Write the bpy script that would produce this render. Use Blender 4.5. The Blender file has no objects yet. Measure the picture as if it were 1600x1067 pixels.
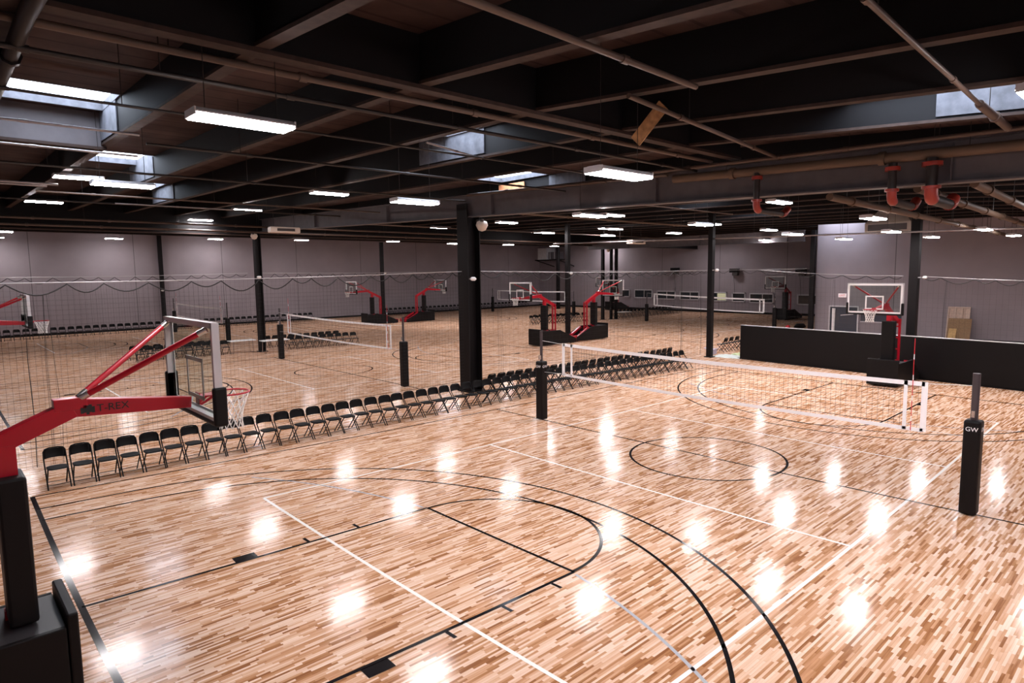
import bpy, bmesh, math, random
from mathutils import Vector, Matrix
random.seed(7)
S = bpy.context.scene
COL = S.collection
PI = math.pi

# ------------------------------------------------------------------ camera, world, exposure
CX, CY, CZ = -13.8687, -8.2444, 4.5122
YAW, PITCH, ROLL, FPX = 0.8276, -0.1055, -0.0128, 1000.078
def cam_axes():
    cy, sy, cp, sp = math.cos(YAW), math.sin(YAW), math.cos(PITCH), math.sin(PITCH)
    f = Vector((cy*cp, sy*cp, sp)); r = Vector((sy, -cy, 0)); u = r.cross(f)
    cr, sr = math.cos(ROLL), math.sin(ROLL)
    return r*cr + u*sr, -r*sr + u*cr, f
RT, UP, FW = cam_axes()
cd = bpy.data.cameras.new('camera'); cam = bpy.data.objects.new('camera', cd); COL.objects.link(cam)
cd.sensor_fit = 'HORIZONTAL'; cd.sensor_width = 36; cd.lens = FPX*36/1600
cd.clip_start = 0.05; cd.clip_end = 300
cam.matrix_world = Matrix(((RT.x, UP.x, -FW.x, CX), (RT.y, UP.y, -FW.y, CY), (RT.z, UP.z, -FW.z, CZ), (0, 0, 0, 1)))
S.camera = cam
S.view_settings.view_transform = 'Standard'; S.view_settings.look = 'None'
S.view_settings.gamma = 1; S.view_settings.use_curve_mapping = False
S.view_settings.exposure = 0.0
LAMP = 122.0          # radiance of the lamp diffusers
wd = bpy.data.worlds.new('daylight'); S.world = wd; wd.use_nodes = True
wd.node_tree.nodes['Background'].inputs[0].default_value = (0.80, 0.88, 1.0, 1)
wd.node_tree.nodes['Background'].inputs[1].default_value = 16.0
S.cycles.max_bounces = 7; S.cycles.diffuse_bounces = 4; S.cycles.glossy_bounces = 3
S.cycles.transparent_max_bounces = 24; S.cycles.transmission_bounces = 4
S.cycles.sample_clamp_indirect = 12; S.cycles.caustics_reflective = False; S.cycles.caustics_refractive = False

def ray(px, py):
    return RT*((px-800)/FPX) - UP*((py-533.5)/FPX) + FW
CAM = Vector((CX, CY, CZ))
def atz(px, py, z=0.0):
    d = ray(px, py); return CAM + d*((z-CZ)/d.z)
def atU(px, py, u):
    d = ray(px, py); return CAM + d*((u-CX)/d.x)
def atV(px, py, v):
    d = ray(px, py); return CAM + d*((v-CY)/d.y)
def pix(P):
    q = Vector(P)-CAM; z = q.dot(FW); return 800+FPX*q.dot(RT)/z, 533.5-FPX*q.dot(UP)/z

# ------------------------------------------------------------------ materials
def mat(name, col, rough=0.5, metal=0.0, spec=0.5, emit=None, strength=0, noise=0, nscale=20, coat=0):
    m = bpy.data.materials.new(name); m.use_nodes = True
    nt = m.node_tree; b = nt.nodes['Principled BSDF']
    b.inputs['Base Color'].default_value = (*col, 1); b.inputs['Roughness'].default_value = rough
    b.inputs['Metallic'].default_value = metal; b.inputs['Specular IOR Level'].default_value = spec
    b.inputs['Coat Weight'].default_value = coat
    if emit:
        b.inputs['Emission Color'].default_value = (*emit, 1); b.inputs['Emission Strength'].default_value = strength
    if noise:
        tc = nt.nodes.new('ShaderNodeTexCoord'); n = nt.nodes.new('ShaderNodeTexNoise'); n.inputs['Scale'].default_value = nscale
        n.inputs['Detail'].default_value = 5
        r = nt.nodes.new('ShaderNodeValToRGB')
        r.color_ramp.elements[0].position = 0.3; r.color_ramp.elements[1].position = 0.7
        r.color_ramp.elements[0].color = (*[c*(1-noise) for c in col], 1); r.color_ramp.elements[1].color = (*[min(1, c*(1+noise)) for c in col], 1)
        nt.links.new(tc.outputs['Object'], n.inputs['Vector']); nt.links.new(n.outputs['Fac'], r.inputs['Fac'])
        nt.links.new(r.outputs['Color'], b.inputs['Base Color'])
    return m
def N(nt, t, **k):
    n = nt.nodes.new(t)
    for a, v in k.items(): setattr(n, a, v)
    return n
def math_(nt, op, a, b=None):
    n = N(nt, 'ShaderNodeMath', operation=op)
    for i, x in enumerate((a, b)):
        if x is None: continue
        if isinstance(x, (int, float)): n.inputs[i].default_value = x
        else: nt.links.new(x, n.inputs[i])
    return n.outputs[0]

def finish(m, rough):            # clear floor varnish: a thin even gloss over the matt colour
    nt = m.node_tree; L = nt.links; b = nt.nodes['Principled BSDF']; o = [n for n in nt.nodes if n.type == 'OUTPUT_MATERIAL'][0]
    b.inputs['Specular IOR Level'].default_value = 0; r = b.inputs['Roughness']
    g = N(nt, 'ShaderNodeBsdfGlossy'); g.inputs['Roughness'].default_value = rough
    if r.links: L.new(r.links[0].from_socket, g.inputs['Roughness'])
    fr = N(nt, 'ShaderNodeFresnel'); fr.inputs[0].default_value = 1.35
    mx = N(nt, 'ShaderNodeMixShader'); L.new(math_(nt, 'MINIMUM', math_(nt, 'MULTIPLY', fr.outputs[0], 0.85), 0.13), mx.inputs[0])
    L.new(b.outputs[0], mx.inputs[1]); L.new(g.outputs[0], mx.inputs[2]); L.new(mx.outputs[0], o.inputs[0])
    return m
def floor_material():
    m = mat('maple_boards', (0.7, 0.5, 0.35), 0.17, coat=0.0)
    nt = m.node_tree; L = nt.links; b = nt.nodes['Principled BSDF']
    tc = N(nt, 'ShaderNodeTexCoord'); sx = N(nt, 'ShaderNodeSeparateXYZ'); L.new(tc.outputs['Object'], sx.inputs[0])
    u, v = sx.outputs[0], sx.outputs[1]
    vr = math_(nt, 'DIVIDE', v, 0.034); row = math_(nt, 'FLOOR', vr)
    w1 = N(nt, 'ShaderNodeTexWhiteNoise', noise_dimensions='1D'); L.new(row, w1.inputs['W'])
    w2 = N(nt, 'ShaderNodeTexWhiteNoise', noise_dimensions='1D'); L.new(math_(nt, 'ADD', row, 371.3), w2.inputs['W'])
    ln = math_(nt, 'ADD', math_(nt, 'MULTIPLY', w1.outputs['Value'], 0.34), 0.22)
    uu = math_(nt, 'DIVIDE', math_(nt, 'ADD', u, math_(nt, 'MULTIPLY', w2.outputs['Value'], 9.0)), ln)
    col = math_(nt, 'FLOOR', uu)
    cv = N(nt, 'ShaderNodeCombineXYZ'); L.new(col, cv.inputs[0]); L.new(row, cv.inputs[1])
    w3 = N(nt, 'ShaderNodeTexWhiteNoise', noise_dimensions='2D'); L.new(cv.outputs[0], w3.inputs['Vector'])
    # grain streaks along the boards
    mp = N(nt, 'ShaderNodeMapping'); mp.inputs['Scale'].default_value = (2.2, 38, 1); L.new(tc.outputs['Object'], mp.inputs[0])
    av = N(nt, 'ShaderNodeVectorMath', operation='ADD'); L.new(mp.outputs[0], av.inputs[0]); L.new(w3.outputs['Color'], av.inputs[1])
    ng = N(nt, 'ShaderNodeTexNoise'); ng.inputs['Scale'].default_value = 1.0; ng.inputs['Detail'].default_value = 4; L.new(av.outputs[0], ng.inputs['Vector'])
    f = math_(nt, 'ADD', w3.outputs['Value'], math_(nt, 'MULTIPLY', math_(nt, 'SUBTRACT', ng.outputs['Fac'], 0.5), 0.55))
    rp = N(nt, 'ShaderNodeValToRGB'); L.new(f, rp.inputs['Fac'])
    cr = rp.color_ramp; cr.elements[0].position = 0.0; cr.elements[0].color = (0.26, 0.105, 0.042, 1)
    cr.elements[1].position = 1.0; cr.elements[1].color = (0.80, 0.59, 0.465, 1)
    for p, c in ((0.13, (0.395, 0.18, 0.08, 1)), (0.35, (0.555, 0.295, 0.165, 1)), (0.57, (0.67, 0.42, 0.285, 1)), (0.80, (0.745, 0.52, 0.395, 1))):
        e = cr.elements.new(p); e.color = c
    # joints
    fr = math_(nt, 'FRACT', vr); fu = math_(nt, 'FRACT', uu)
    j = math_(nt, 'MAXIMUM', math_(nt, 'LESS_THAN', fr, 0.035), math_(nt, 'LESS_THAN', fu, 0.006))
    mx = N(nt, 'ShaderNodeMix', data_type='RGBA'); L.new(math_(nt, 'MULTIPLY', j, 0.55), mx.inputs[0])
    L.new(rp.outputs[0], mx.inputs[6]); mx.inputs[7].default_value = (0.16, 0.07, 0.035, 1)
    L.new(mx.outputs[2], b.inputs['Base Color'])
    n2 = N(nt, 'ShaderNodeTexNoise'); n2.inputs['Scale'].default_value = 0.9; n2.inputs['Detail'].default_value = 3; L.new(tc.outputs['Object'], n2.inputs['Vector'])
    L.new(math_(nt, 'ADD', math_(nt, 'MULTIPLY', n2.outputs['Fac'], 0.06), 0.105), b.inputs['Roughness'])
    finish(m, 0.12)
    return m
def wall_material(name, axis, col, period=7.35, off=0.0):
    m = mat(name, col, 0.75, spec=0.25)
    nt = m.node_tree; L = nt.links; b = nt.nodes['Principled BSDF']
    tc = N(nt, 'ShaderNodeTexCoord'); sx = N(nt, 'ShaderNodeSeparateXYZ'); L.new(tc.outputs['Object'], sx.inputs[0])
    a = sx.outputs[axis]
    fr = math_(nt, 'FRACT', math_(nt, 'DIVIDE', math_(nt, 'ADD', a, off+100*period), period))
    j = math_(nt, 'LESS_THAN', fr, 0.055/period)
    n = N(nt, 'ShaderNodeTexNoise'); n.inputs['Scale'].default_value = 0.6; n.inputs['Detail'].default_value = 6; L.new(tc.outputs['Object'], n.inputs['Vector'])
    rp = N(nt, 'ShaderNodeValToRGB'); L.new(n.outputs['Fac'], rp.inputs['Fac'])
    rp.color_ramp.elements[0].position = .3; rp.color_ramp.elements[1].position = .7
    rp.color_ramp.elements[0].color = (*[c*0.92 for c in col], 1); rp.color_ramp.elements[1].color = (*[c*1.06 for c in col], 1)
    mx = N(nt, 'ShaderNodeMix', data_type='RGBA'); L.new(math_(nt, 'MULTIPLY', j, 0.6), mx.inputs[0])
    L.new(rp.outputs[0], mx.inputs[6]); mx.inputs[7].default_value = (0.03, 0.028, 0.03, 1)
    L.new(mx.outputs[2], b.inputs['Base Color'])
    return m
def deck_material():
    m = mat('dark_roof_deck', (0.05, 0.032, 0.03), 0.85, spec=0.1)
    nt = m.node_tree; L = nt.links; b = nt.nodes['Principled BSDF']
    tc = N(nt, 'ShaderNodeTexCoord'); sx = N(nt, 'ShaderNodeSeparateXYZ'); L.new(tc.outputs['Object'], sx.inputs[0])
    fr = math_(nt, 'FRACT', math_(nt, 'DIVIDE', math_(nt, 'ADD', sx.outputs[1], 90), 0.61))
    j = math_(nt, 'LESS_THAN', fr, 0.12)
    n = N(nt, 'ShaderNodeTexNoise'); n.inputs['Scale'].default_value = 1.2; n.inputs['Detail'].default_value = 6; L.new(tc.outputs['Object'], n.inputs['Vector'])
    rp = N(nt, 'ShaderNodeValToRGB'); L.new(n.outputs['Fac'], rp.inputs['Fac'])
    rp.color_ramp.elements[0].color = (0.030, 0.0185, 0.017, 1); rp.color_ramp.elements[1].color = (0.066, 0.042, 0.039, 1)
    rp.color_ramp.elements[0].position = .3; rp.color_ramp.elements[1].position = .7
    mx = N(nt, 'ShaderNodeMix', data_type='RGBA'); L.new(math_(nt, 'MULTIPLY', j, 0.5), mx.inputs[0])
    L.new(rp.outputs[0], mx.inputs[6]); mx.inputs[7].default_value = (0.010, 0.007, 0.007, 1)
    L.new(mx.outputs[2], b.inputs['Base Color'])
    return m
def glass_material(name, tint, refl=0.04):
    m = bpy.data.materials.new(name); m.use_nodes = True; nt = m.node_tree; nt.nodes.clear()
    o = N(nt, 'ShaderNodeOutputMaterial'); t = N(nt, 'ShaderNodeBsdfTransparent'); t.inputs[0].default_value = (*tint, 1)
    g = N(nt, 'ShaderNodeBsdfGlossy'); g.inputs['Roughness'].default_value = 0.03
    mx = N(nt, 'ShaderNodeMixShader'); mx.inputs[0].default_value = refl; nt.links.new(t.outputs[0], mx.inputs[1]); nt.links.new(g.outputs[0], mx.inputs[2])
    nt.links.new(mx.outputs[0], o.inputs[0]); return m

def dome_material():            # milky acrylic that passes and scatters the daylight
    m = bpy.data.materials.new('milky_acrylic'); m.use_nodes = True; nt = m.node_tree; nt.nodes.clear()
    o = N(nt, 'ShaderNodeOutputMaterial'); t = N(nt, 'ShaderNodeBsdfTransparent'); tr = N(nt, 'ShaderNodeBsdfTranslucent')
    tr.inputs[0].default_value = (.85, .87, .92, 1); mx = N(nt, 'ShaderNodeMixShader'); mx.inputs[0].default_value = .7
    nt.links.new(t.outputs[0], mx.inputs[1]); nt.links.new(tr.outputs[0], mx.inputs[2]); nt.links.new(mx.outputs[0], o.inputs[0]); return m
M = {}
M['floor'] = floor_material()
M['black_line'] = finish(mat('black_floor_paint', (0.012, 0.010, 0.011), 0.18, spec=0.55), 0.11)
M['white_line'] = finish(mat('white_floor_paint', (0.86, 0.82, 0.78), 0.18, spec=0.55), 0.11)
M['grey_line'] = finish(mat('grey_floor_paint', (0.42, 0.42, 0.45), 0.18, spec=0.55), 0.11)
WALLC = (0.315, 0.272, 0.298)
M['wall_u'] = wall_material('grey_wall_paint', 0, WALLC)
M['wall_v'] = wall_material('grey_wall_paint_side', 1, WALLC, 7.35, 1.6)
M['deck'] = deck_material()
M['beam'] = mat('black_ceiling_paint', (0.0045, 0.0040, 0.0048), 0.7, spec=0.2)
M['girder'] = mat('charcoal_steel', (0.105, 0.094, 0.102), 0.55, spec=0.3, noise=0.12, nscale=3)
M['column'] = mat('black_steel', (0.0075, 0.006, 0.0065), 0.5, spec=0.15)
M['lit_underside'] = mat('bounce_lit_brown', (0.040, 0.026, 0.022), 0.75, spec=0.2, noise=0.25, nscale=6)  # black beam undersides, browned to carry the light bounced off the floor
M['pipe_brown'] = mat('brown_pipe_paint', (0.085, 0.055, 0.042), 0.45, spec=0.4)
M['pipe_black'] = mat('black_pipe_paint', (0.018, 0.013, 0.012), 0.5, spec=0.4)
M['pipe_tan'] = mat('tan_pipe_paint', (0.125, 0.083, 0.058), 0.6, spec=0.25)
M['pipe_white'] = mat('galvanised_conduit', (0.32, 0.30, 0.31), 0.35, metal=0.5)
M['red_fitting'] = mat('red_fitting_paint', (0.30, 0.03, 0.018), 0.35)
M['red'] = mat('red_enamel', (0.40, 0.003, 0.016), 0.3, spec=0.5)
M['pad'] = mat('black_vinyl', (0.0052, 0.0042, 0.0046), 0.5, spec=0.18)
M['pad_top'] = mat('charcoal_vinyl', (0.026, 0.023, 0.026), 0.45)
M['alu'] = mat('grey_aluminium', (0.55, 0.53, 0.55), 0.4, metal=0.25)
M['steel'] = mat('bright_steel', (0.65, 0.63, 0.63), 0.25, metal=0.9)
M['white'] = mat('white_paint', (0.82, 0.80, 0.80), 0.5)
M['net_white'] = mat('white_cord', (0.85, 0.83, 0.81), 0.7)
M['net_black'] = mat('black_cord', (0.018, 0.016, 0.016), 0.7)
M['tape'] = mat('white_vinyl_tape', (0.93, 0.90, 0.91), 0.55)
M['chair'] = mat('black_chair_enamel', (0.004, 0.0036, 0.004), 0.45, spec=0.14)
M['chair_seat'] = mat('black_seat_vinyl', (0.005, 0.0046, 0.005), 0.55, spec=0.12)
M['post'] = mat('dark_anodised_post', (0.075, 0.062, 0.068), 0.35, metal=0.4)
M['glass'] = glass_material('backboard_glass', (0.86, 0.90, 0.88))
M['window_glass'] = mat('dark_window_glass', (0.020, 0.026, 0.032), 0.08, spec=0.6)
M['blue_glass'] = mat('blue_door_glass', (0.045, 0.06, 0.085), 0.12, spec=0.6)
M['frame'] = mat('pale_window_frame', (0.58, 0.55, 0.58), 0.5)
M['housing'] = mat('white_lamp_housing', (0.62, 0.60, 0.63), 0.45)
M['diffuser'] = mat('lit_lamp_diffuser', (0.8, 0.8, 0.8), 0.5, emit=(1.0, 0.94, 0.955), strength=LAMP)
M['cable'] = mat('steel_cable', (0.55, 0.53, 0.54), 0.4, metal=0.3)
M['well'] = mat('grey_curb_and_lit_face', (0.085, 0.088, 0.105), 0.8, noise=0.3, nscale=5)  # curb grey; on beam faces its paleness stands for skylight falling there
M['dome'] = dome_material()
M['ply'] = mat('orange_plywood', (0.55, 0.22, 0.10), 0.7, noise=0.2, nscale=8)
M['osb'] = mat('strand_board', (0.30, 0.185, 0.10), 0.8, noise=0.35, nscale=40)
M['pine'] = mat('pale_pine', (0.62, 0.48, 0.40), 0.7, noise=0.12, nscale=10)
M['plank'] = mat('weathered_plank', (0.40, 0.22, 0.10), 0.75, noise=0.35, nscale=9)
M['yellow_wood'] = mat('yellow_offcut', (0.60, 0.38, 0.16), 0.7, noise=0.1, nscale=12)
M['tan'] = mat('tan_sheet_metal', (0.36, 0.30, 0.255), 0.5)
M['duct'] = mat('galvanised_sheet', (0.60, 0.59, 0.60), 0.45, metal=0.2, noise=0.1, nscale=4)
M['grille'] = mat('dark_grille', (0.05, 0.04, 0.04), 0.6)
M['cream'] = mat('cream_enamel', (0.70, 0.60, 0.52), 0.4)
M['sign_face'] = mat('lit_sign_face', (0.8, 0.75, 0.75), 0.4, emit=(1.0, .72, .75), strength=.45)
M['red_print'] = mat('red_print', (0.6, 0.02, 0.03), 0.5)
M['black_print'] = mat('black_print', (0.01, 0.008, 0.008), 0.5)
M['plastic_sheet'] = mat('pale_plastic_sheet', (0.62, 0.66, 0.62), 0.3)
M['green_sheet'] = mat('pale_green_bag', (0.50, 0.56, 0.30), 0.5)
M['lilac'] = mat('lilac_carton', (0.50, 0.44, 0.55), 0.6)
M['brass'] = mat('brass_fitting', (0.45, 0.33, 0.10), 0.35, metal=0.8)
M['bright_pane'] = mat('lit_office_pane', (0.3, 0.3, 0.2), 0.4, emit=(0.80, 0.74, 0.45), strength=0.42)

# ------------------------------------------------------------------ mesh helpers
class MB:
    def __init__(s, off=(0, 0, 0)):
        s.v = []; s.f = []; s.off = Vector(off); s.smooth = set()
    def add(s, vs, fs, sm=False):
        b = len(s.v); s.v += [tuple(Vector(p)+s.off) for p in vs]
        for f in fs:
            if sm: s.smooth.add(len(s.f))
            s.f.append([b+i for i in f])
        return s
    def box(s, c, d, bev=0):
        x, y, z = c; a, b_, h = d[0]/2, d[1]/2, d[2]/2
        return s.hexa([(x-a, y-b_), (x+a, y-b_), (x+a, y+b_), (x-a, y+b_)], z-h, z+h)
    def hexa(s, q, z0, z1):
        n = len(q)
        vs = [(p[0], p[1], z0) for p in q]+[(p[0], p[1], z1) for p in q]
        return s.add(vs, [list(range(n))[::-1], list(range(n, 2*n))]+[[i, (i+1) % n, n+(i+1) % n, n+i] for i in range(n)])
    def prism_xz(s, prof, y0, y1):         # profile in x,z pushed along y
        n = len(prof)
        vs = [(p[0], y0, p[1]) for p in prof]+[(p[0], y1, p[1]) for p in prof]
        return s.add(vs, [list(range(n)), list(range(n, 2*n))[::-1]]+[[i, n+i, n+(i+1) % n, (i+1) % n] for i in range(n)])
    def prism_yz(s, prof, x0, x1):
        n = len(prof)
        vs = [(x0, p[0], p[1]) for p in prof]+[(x1, p[0], p[1]) for p in prof]
        return s.add(vs, [list(range(n))[::-1], list(range(n, 2*n))]+[[i, (i+1) % n, n+(i+1) % n, n+i] for i in range(n)])
    def bar(s, p, q, w, h, up=(0, 0, 1), w2=None, h2=None):
        p, q = Vector(p), Vector(q); d = (q-p).normalized(); up = Vector(up)
        if abs(d.dot(up)) > 0.98: up = Vector((1, 0, 0))
        a = d.cross(up).normalized(); b = a.cross(d)
        w2 = w if w2 is None else w2; h2 = h if h2 is None else h2
        vs = [c+a*(sx*ww/2)+b*(sz*hh/2) for c, ww, hh in ((p, w, h), (q, w2, h2)) for sx, sz in ((-1, -1), (1, -1), (1, 1), (-1, 1))]
        return s.add(vs, [[3, 2, 1, 0], [4, 5, 6, 7], [0, 1, 5, 4], [1, 2, 6, 5], [2, 3, 7, 6], [3, 0, 4, 7]])
    def tube(s, pts, r, n=8, closed=False, caps=True):
        pts = [Vector(p) for p in pts]; m = len(pts); rings = []; prev = None
        for i, p in enumerate(pts):
            a = pts[i-1] if (i > 0 or closed) else p; b = pts[(i+1) % m] if (i < m-1 or closed) else p
            d = (b-a).normalized()
            if prev is None:
                up = Vector((0, 0, 1)) if abs(d.z) < 0.9 else Vector((1, 0, 0))
                e = d.cross(up).normalized()
            else:
                e = (prev-d*prev.dot(d))
                e = e.normalized() if e.length > 1e-6 else d.cross(Vector((0, 0, 1))).normalized()
            prev = e; g = d.cross(e)
            rr = r[i] if isinstance(r, (list, tuple)) else r
            rings.append([p+e*(rr*math.cos(2*PI*k/n))+g*(rr*math.sin(2*PI*k/n)) for k in range(n)])
        vs = [x for rg in rings for x in rg]; fs = []
        for i in range(m if closed else m-1):
            j = (i+1) % m
            fs += [[i*n+k, i*n+(k+1) % n, j*n+(k+1) % n, j*n+k] for k in range(n)]
        s.add(vs, fs, n > 4)
        if caps and not closed:
            s.add(rings[0], [list(range(n))[::-1]]); s.add(rings[-1], [list(range(n))])
        return s
    def lathe(s, prof, c=(0, 0, 0), n=16):
        c = Vector(c); m = len(prof)
        vs = [c+Vector((r*math.cos(2*PI*k/n), r*math.sin(2*PI*k/n), z)) for r, z in prof for k in range(n)]
        return s.add(vs, [[i*n+k, i*n+(k+1) % n, (i+1)*n+(k+1) % n, (i+1)*n+k] for i in range(m-1) for k in range(n)], True)
    def build(s, name, m, parent=None, bevel=0, **props):
        me = bpy.data.meshes.new(name); me.from_pydata(s.v, [], s.f); me.update()
        bm = bmesh.new(); bm.from_mesh(me)
        bmesh.ops.recalc_face_normals(bm, faces=bm.faces)
        bm.to_mesh(me); bm.free()
        for i in s.smooth:
            if i < len(me.polygons): me.polygons[i].use_smooth = True
        me.materials.append(M[m] if isinstance(m, str) else m)
        o = bpy.data.objects.new(name, me); COL.objects.link(o)
        if parent: o.parent = parent
        if bevel:
            md = o.modifiers.new('bevel', 'BEVEL'); md.width = bevel; md.segments = 2; md.limit_method = 'ANGLE'
        for k, v in props.items(): o[k] = v
        return o
def thing(name, label, cat, loc=(0, 0, 0), rz=0, group=None):
    o = bpy.data.objects.new(name, None); COL.objects.link(o); o.empty_display_size = 0.2
    o.location = loc; o.rotation_euler = (0, 0, rz); o['label'] = label; o['category'] = cat
    if group: o['group'] = group
    return o
def tag(o, label, cat, group=None):
    o['label'] = label; o['category'] = cat
    if group: o['group'] = group
    return o
def struct(o): o['kind'] = 'structure'; return o
def kids(o): return [c for c in COL.objects if c.parent == o]
def copy_thing(root, loc, rz, label, children, subs=None, group=None):
    r = root.copy(); COL.objects.link(r); r.location = loc; r.rotation_euler = (0, 0, rz); r['label'] = label
    if group: r['group'] = group
    for ch in children:
        c = ch.copy(); COL.objects.link(c); c.parent = r
    return r
ONES = 'zeroth first second third fourth fifth sixth seventh eighth ninth tenth eleventh twelfth thirteenth fourteenth fifteenth sixteenth seventeenth eighteenth nineteenth'.split()
TENS = {2: 'twent', 3: 'thirt', 4: 'fort', 5: 'fift', 6: 'sixt'}
def ordn(n):
    if n < 20: return ONES[n]
    t, u = divmod(n, 10)
    return TENS[t]+('ieth' if u == 0 else 'y-'+ONES[u])
def text_mesh(name, txt, size, m, parent, matrix, ext=0.001):
    cu = bpy.data.curves.new(name+'_outline', 'FONT'); cu.body = txt; cu.size = size; cu.extrude = ext; cu.align_x = 'CENTER'; cu.align_y = 'CENTER'
    t = bpy.data.objects.new(name+'_outline', cu); COL.objects.link(t)
    dg = bpy.context.evaluated_depsgraph_get(); me = bpy.data.meshes.new_from_object(t.evaluated_get(dg))
    bpy.data.objects.remove(t); me.materials.clear(); me.materials.append(M[m])
    o = bpy.data.objects.new(name, me); COL.objects.link(o); o.parent = parent; o.matrix_local = matrix
    return o

# the roof rises gently towards the back wall and falls towards the near wall
def zb(v): return 7.34+(0.019*v if v > 0 else 0.07*v)     # underside of the roof beams
def zd(v): return zb(v)+0.72                               # underside of the roof deck
U0, U1, V0, V1 = -18.0, 50.0, -13.0, 55.4

# ------------------------------------------------------------------ floor and court lines
fl = struct(MB().add([(U0, V0, 0), (U1, V0, 0), (U1, V1, 0), (U0, V1, 0), (U0, V0, -.1), (U1, V0, -.1), (U1, V1, -.1), (U0, V1, -.1)],
     [[0, 1, 2, 3], [7, 6, 5, 4], [0, 4, 5, 1], [1, 5, 6, 2], [2, 6, 7, 3], [3, 7, 4, 0]]).build('floor', 'floor'))
WA = [[-0.047129, 0.0129, -0.001917, 0.000561, 0.001746, 0.00185, -9.5e-05, 0.000126, -7.9e-05, -0.000116],
      [-0.202491, 0.000571, -0.00514, 0.001165, -0.002768, 0.006219, -5.1e-05, -8e-06, 0.000117, -0.000251]]
def warp_near(u, v):            # shifts the near court's lines to allow for the lens's barrel distortion
    t = [1, u, v, u*u, u*v, v*v, u**3, u*u*v, u*v*v, v**3]
    return u+sum(a*b for a, b in zip(WA[0], t)), v+sum(a*b for a, b in zip(WA[1], t))
def strip(mb, pts, w, W, z=0.003):
    P = []
    for (a, b) in zip(pts[:-1], pts[1:]):
        n = max(1, int(math.hypot(b[0]-a[0], b[1]-a[1])/0.5))
        P += [(a[0]+(b[0]-a[0])*i/n, a[1]+(b[1]-a[1])*i/n) for i in range(n)]
    P.append(pts[-1]); P = [Vector((*W(*p), z)) for p in P]
    vs = []
    for i, p in enumerate(P):
        d = (P[min(i+1, len(P)-1)]-P[max(i-1, 0)]).normalized(); s = Vector((-d.y, d.x, 0))*(w/2)
        vs += [p+s, p-s]
    mb.add(vs, [[2*i, 2*i+1, 2*i+3, 2*i+2] for i in range(len(P)-1)])
def arc(c, r, a0, a1, n=64): return [(c[0]+r*math.cos(a0+(a1-a0)*i/n), c[1]+r*math.sin(a0+(a1-a0)*i/n)) for i in range(n+1)]
def court(W, H=12.66, near=False):
    bk, wh, gr = MB(), MB(), MB()
    w = 0.058
    for sg in (-1, 1):
        T = lambda q: [(sg*a, b) for a, b in q]
        strip(bk, T([(-H, -7.66), (-H, 7.66)]), 0.085, W)
        for r in (6.0, 6.73):
            a = arc((-11.06, 0), r, -PI/2, PI/2, 90)
            strip(bk, T([(-H, -r)]+a+[(-H, r)]), w, W)
        for s2 in (-1, 1):
            strip(bk, T([(-H, s2*1.87), (-6.87, s2*1.87)]), w, W)
            strip(bk, T([(-10.52, s2*1.99), (-10.16, s2*1.99)]), 0.21, W)
            for x in (-9.29, -8.34, -7.38): strip(bk, T([(x, s2*1.9), (x, s2*2.09)]), 0.055, W)
        strip(bk, T([(-6.87, -1.87), (-6.87, 1.87)]), w, W)
        strip(bk, T(arc((-6.87, 0), 1.85, -PI/2, PI/2, 40)), w, W)
        al = math.asin(1.95/10.27); be = math.asin(6.0/10.27)
        for s2 in (-1, 1): strip(gr, T(arc((-17.0, 0), 10.27, s2*al, s2*be, 30)), 0.05, W)
        strip(wh, T([(-9, -4.5), (-9, 4.5)]), w, W); strip(wh, T([(-3, -4.5), (-3, 4.5)]), w, W)
    for s2 in (-1, 1):
        strip(bk, [(-H, s2*7.64), (H, s2*7.64)], w, W); strip(wh, [(-9, s2*4.5), (9, s2*4.5)], w, W)
    strip(bk, [(0, -7.66), (0, 7.66)], w, W)
    strip(bk, arc((0, 0), 1.83, 0, 2*PI, 72), w, W)
    for mb, nm, m in ((bk, 'basketball_line', 'black_line'), (wh, 'volleyball_line', 'white_line'), (gr, 'practice_line', 'grey_line')):
        mb.build(nm, m, fl)
court(warp_near)
for cx, cy in ((0.45, 20.0), (0.9, 43.8), (35.0, 20.4), (36.5, 43.4)):
    court(lambda u, v, a=cx, b=cy: (a+u, b+v*0.93))

# ------------------------------------------------------------------ walls
WR = 33.2                       # the right-hand wall stands forward of the far one
struct(MB().box(((U0+U1)/2, V1+.1, 4.9), (U1-U0+.4, .2, 9.8)).build('wall_back', 'wall_u'))
struct(MB().box((U1+.1, (10.8+V1)/2, 4.9), (.2, V1-10.8, 9.8)).build('wall_far', 'wall_v'))
struct(MB().box((WR+.1, (V0+10.8)/2, 4.9), (.2, 10.8-V0, 9.8)).build('wall_right', 'wall_v'))
struct(MB().box(((WR+U1)/2+.1, 10.7, 4.9), (U1-WR, .2, 9.8)).build('wall_return', 'wall_u'))
struct(MB().box((U0-.1, (V0+V1)/2, 4.9), (.2, V1-V0, 9.8)).build('wall_left', 'wall_v'))
struct(MB().box(((U0+WR)/2, V0-.1, 4.9), (WR-U0, .2, 9.8)).build('wall_near', 'wall_u'))
struct(MB().box(((U0+U1)/2, V1-.02, .09), (U1-U0, .04, .18)).build('baseboard_back', 'column'))
struct(MB().box((U1-.02, (10.8+V1)/2, .12), (.04, V1-10.8, .24)).build('baseboard_far', 'column'))
struct(MB().box((WR-.02, (V0+10.8)/2, .09), (.04, 10.8-V0, .18)).build('baseboard_right', 'column'))

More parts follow.
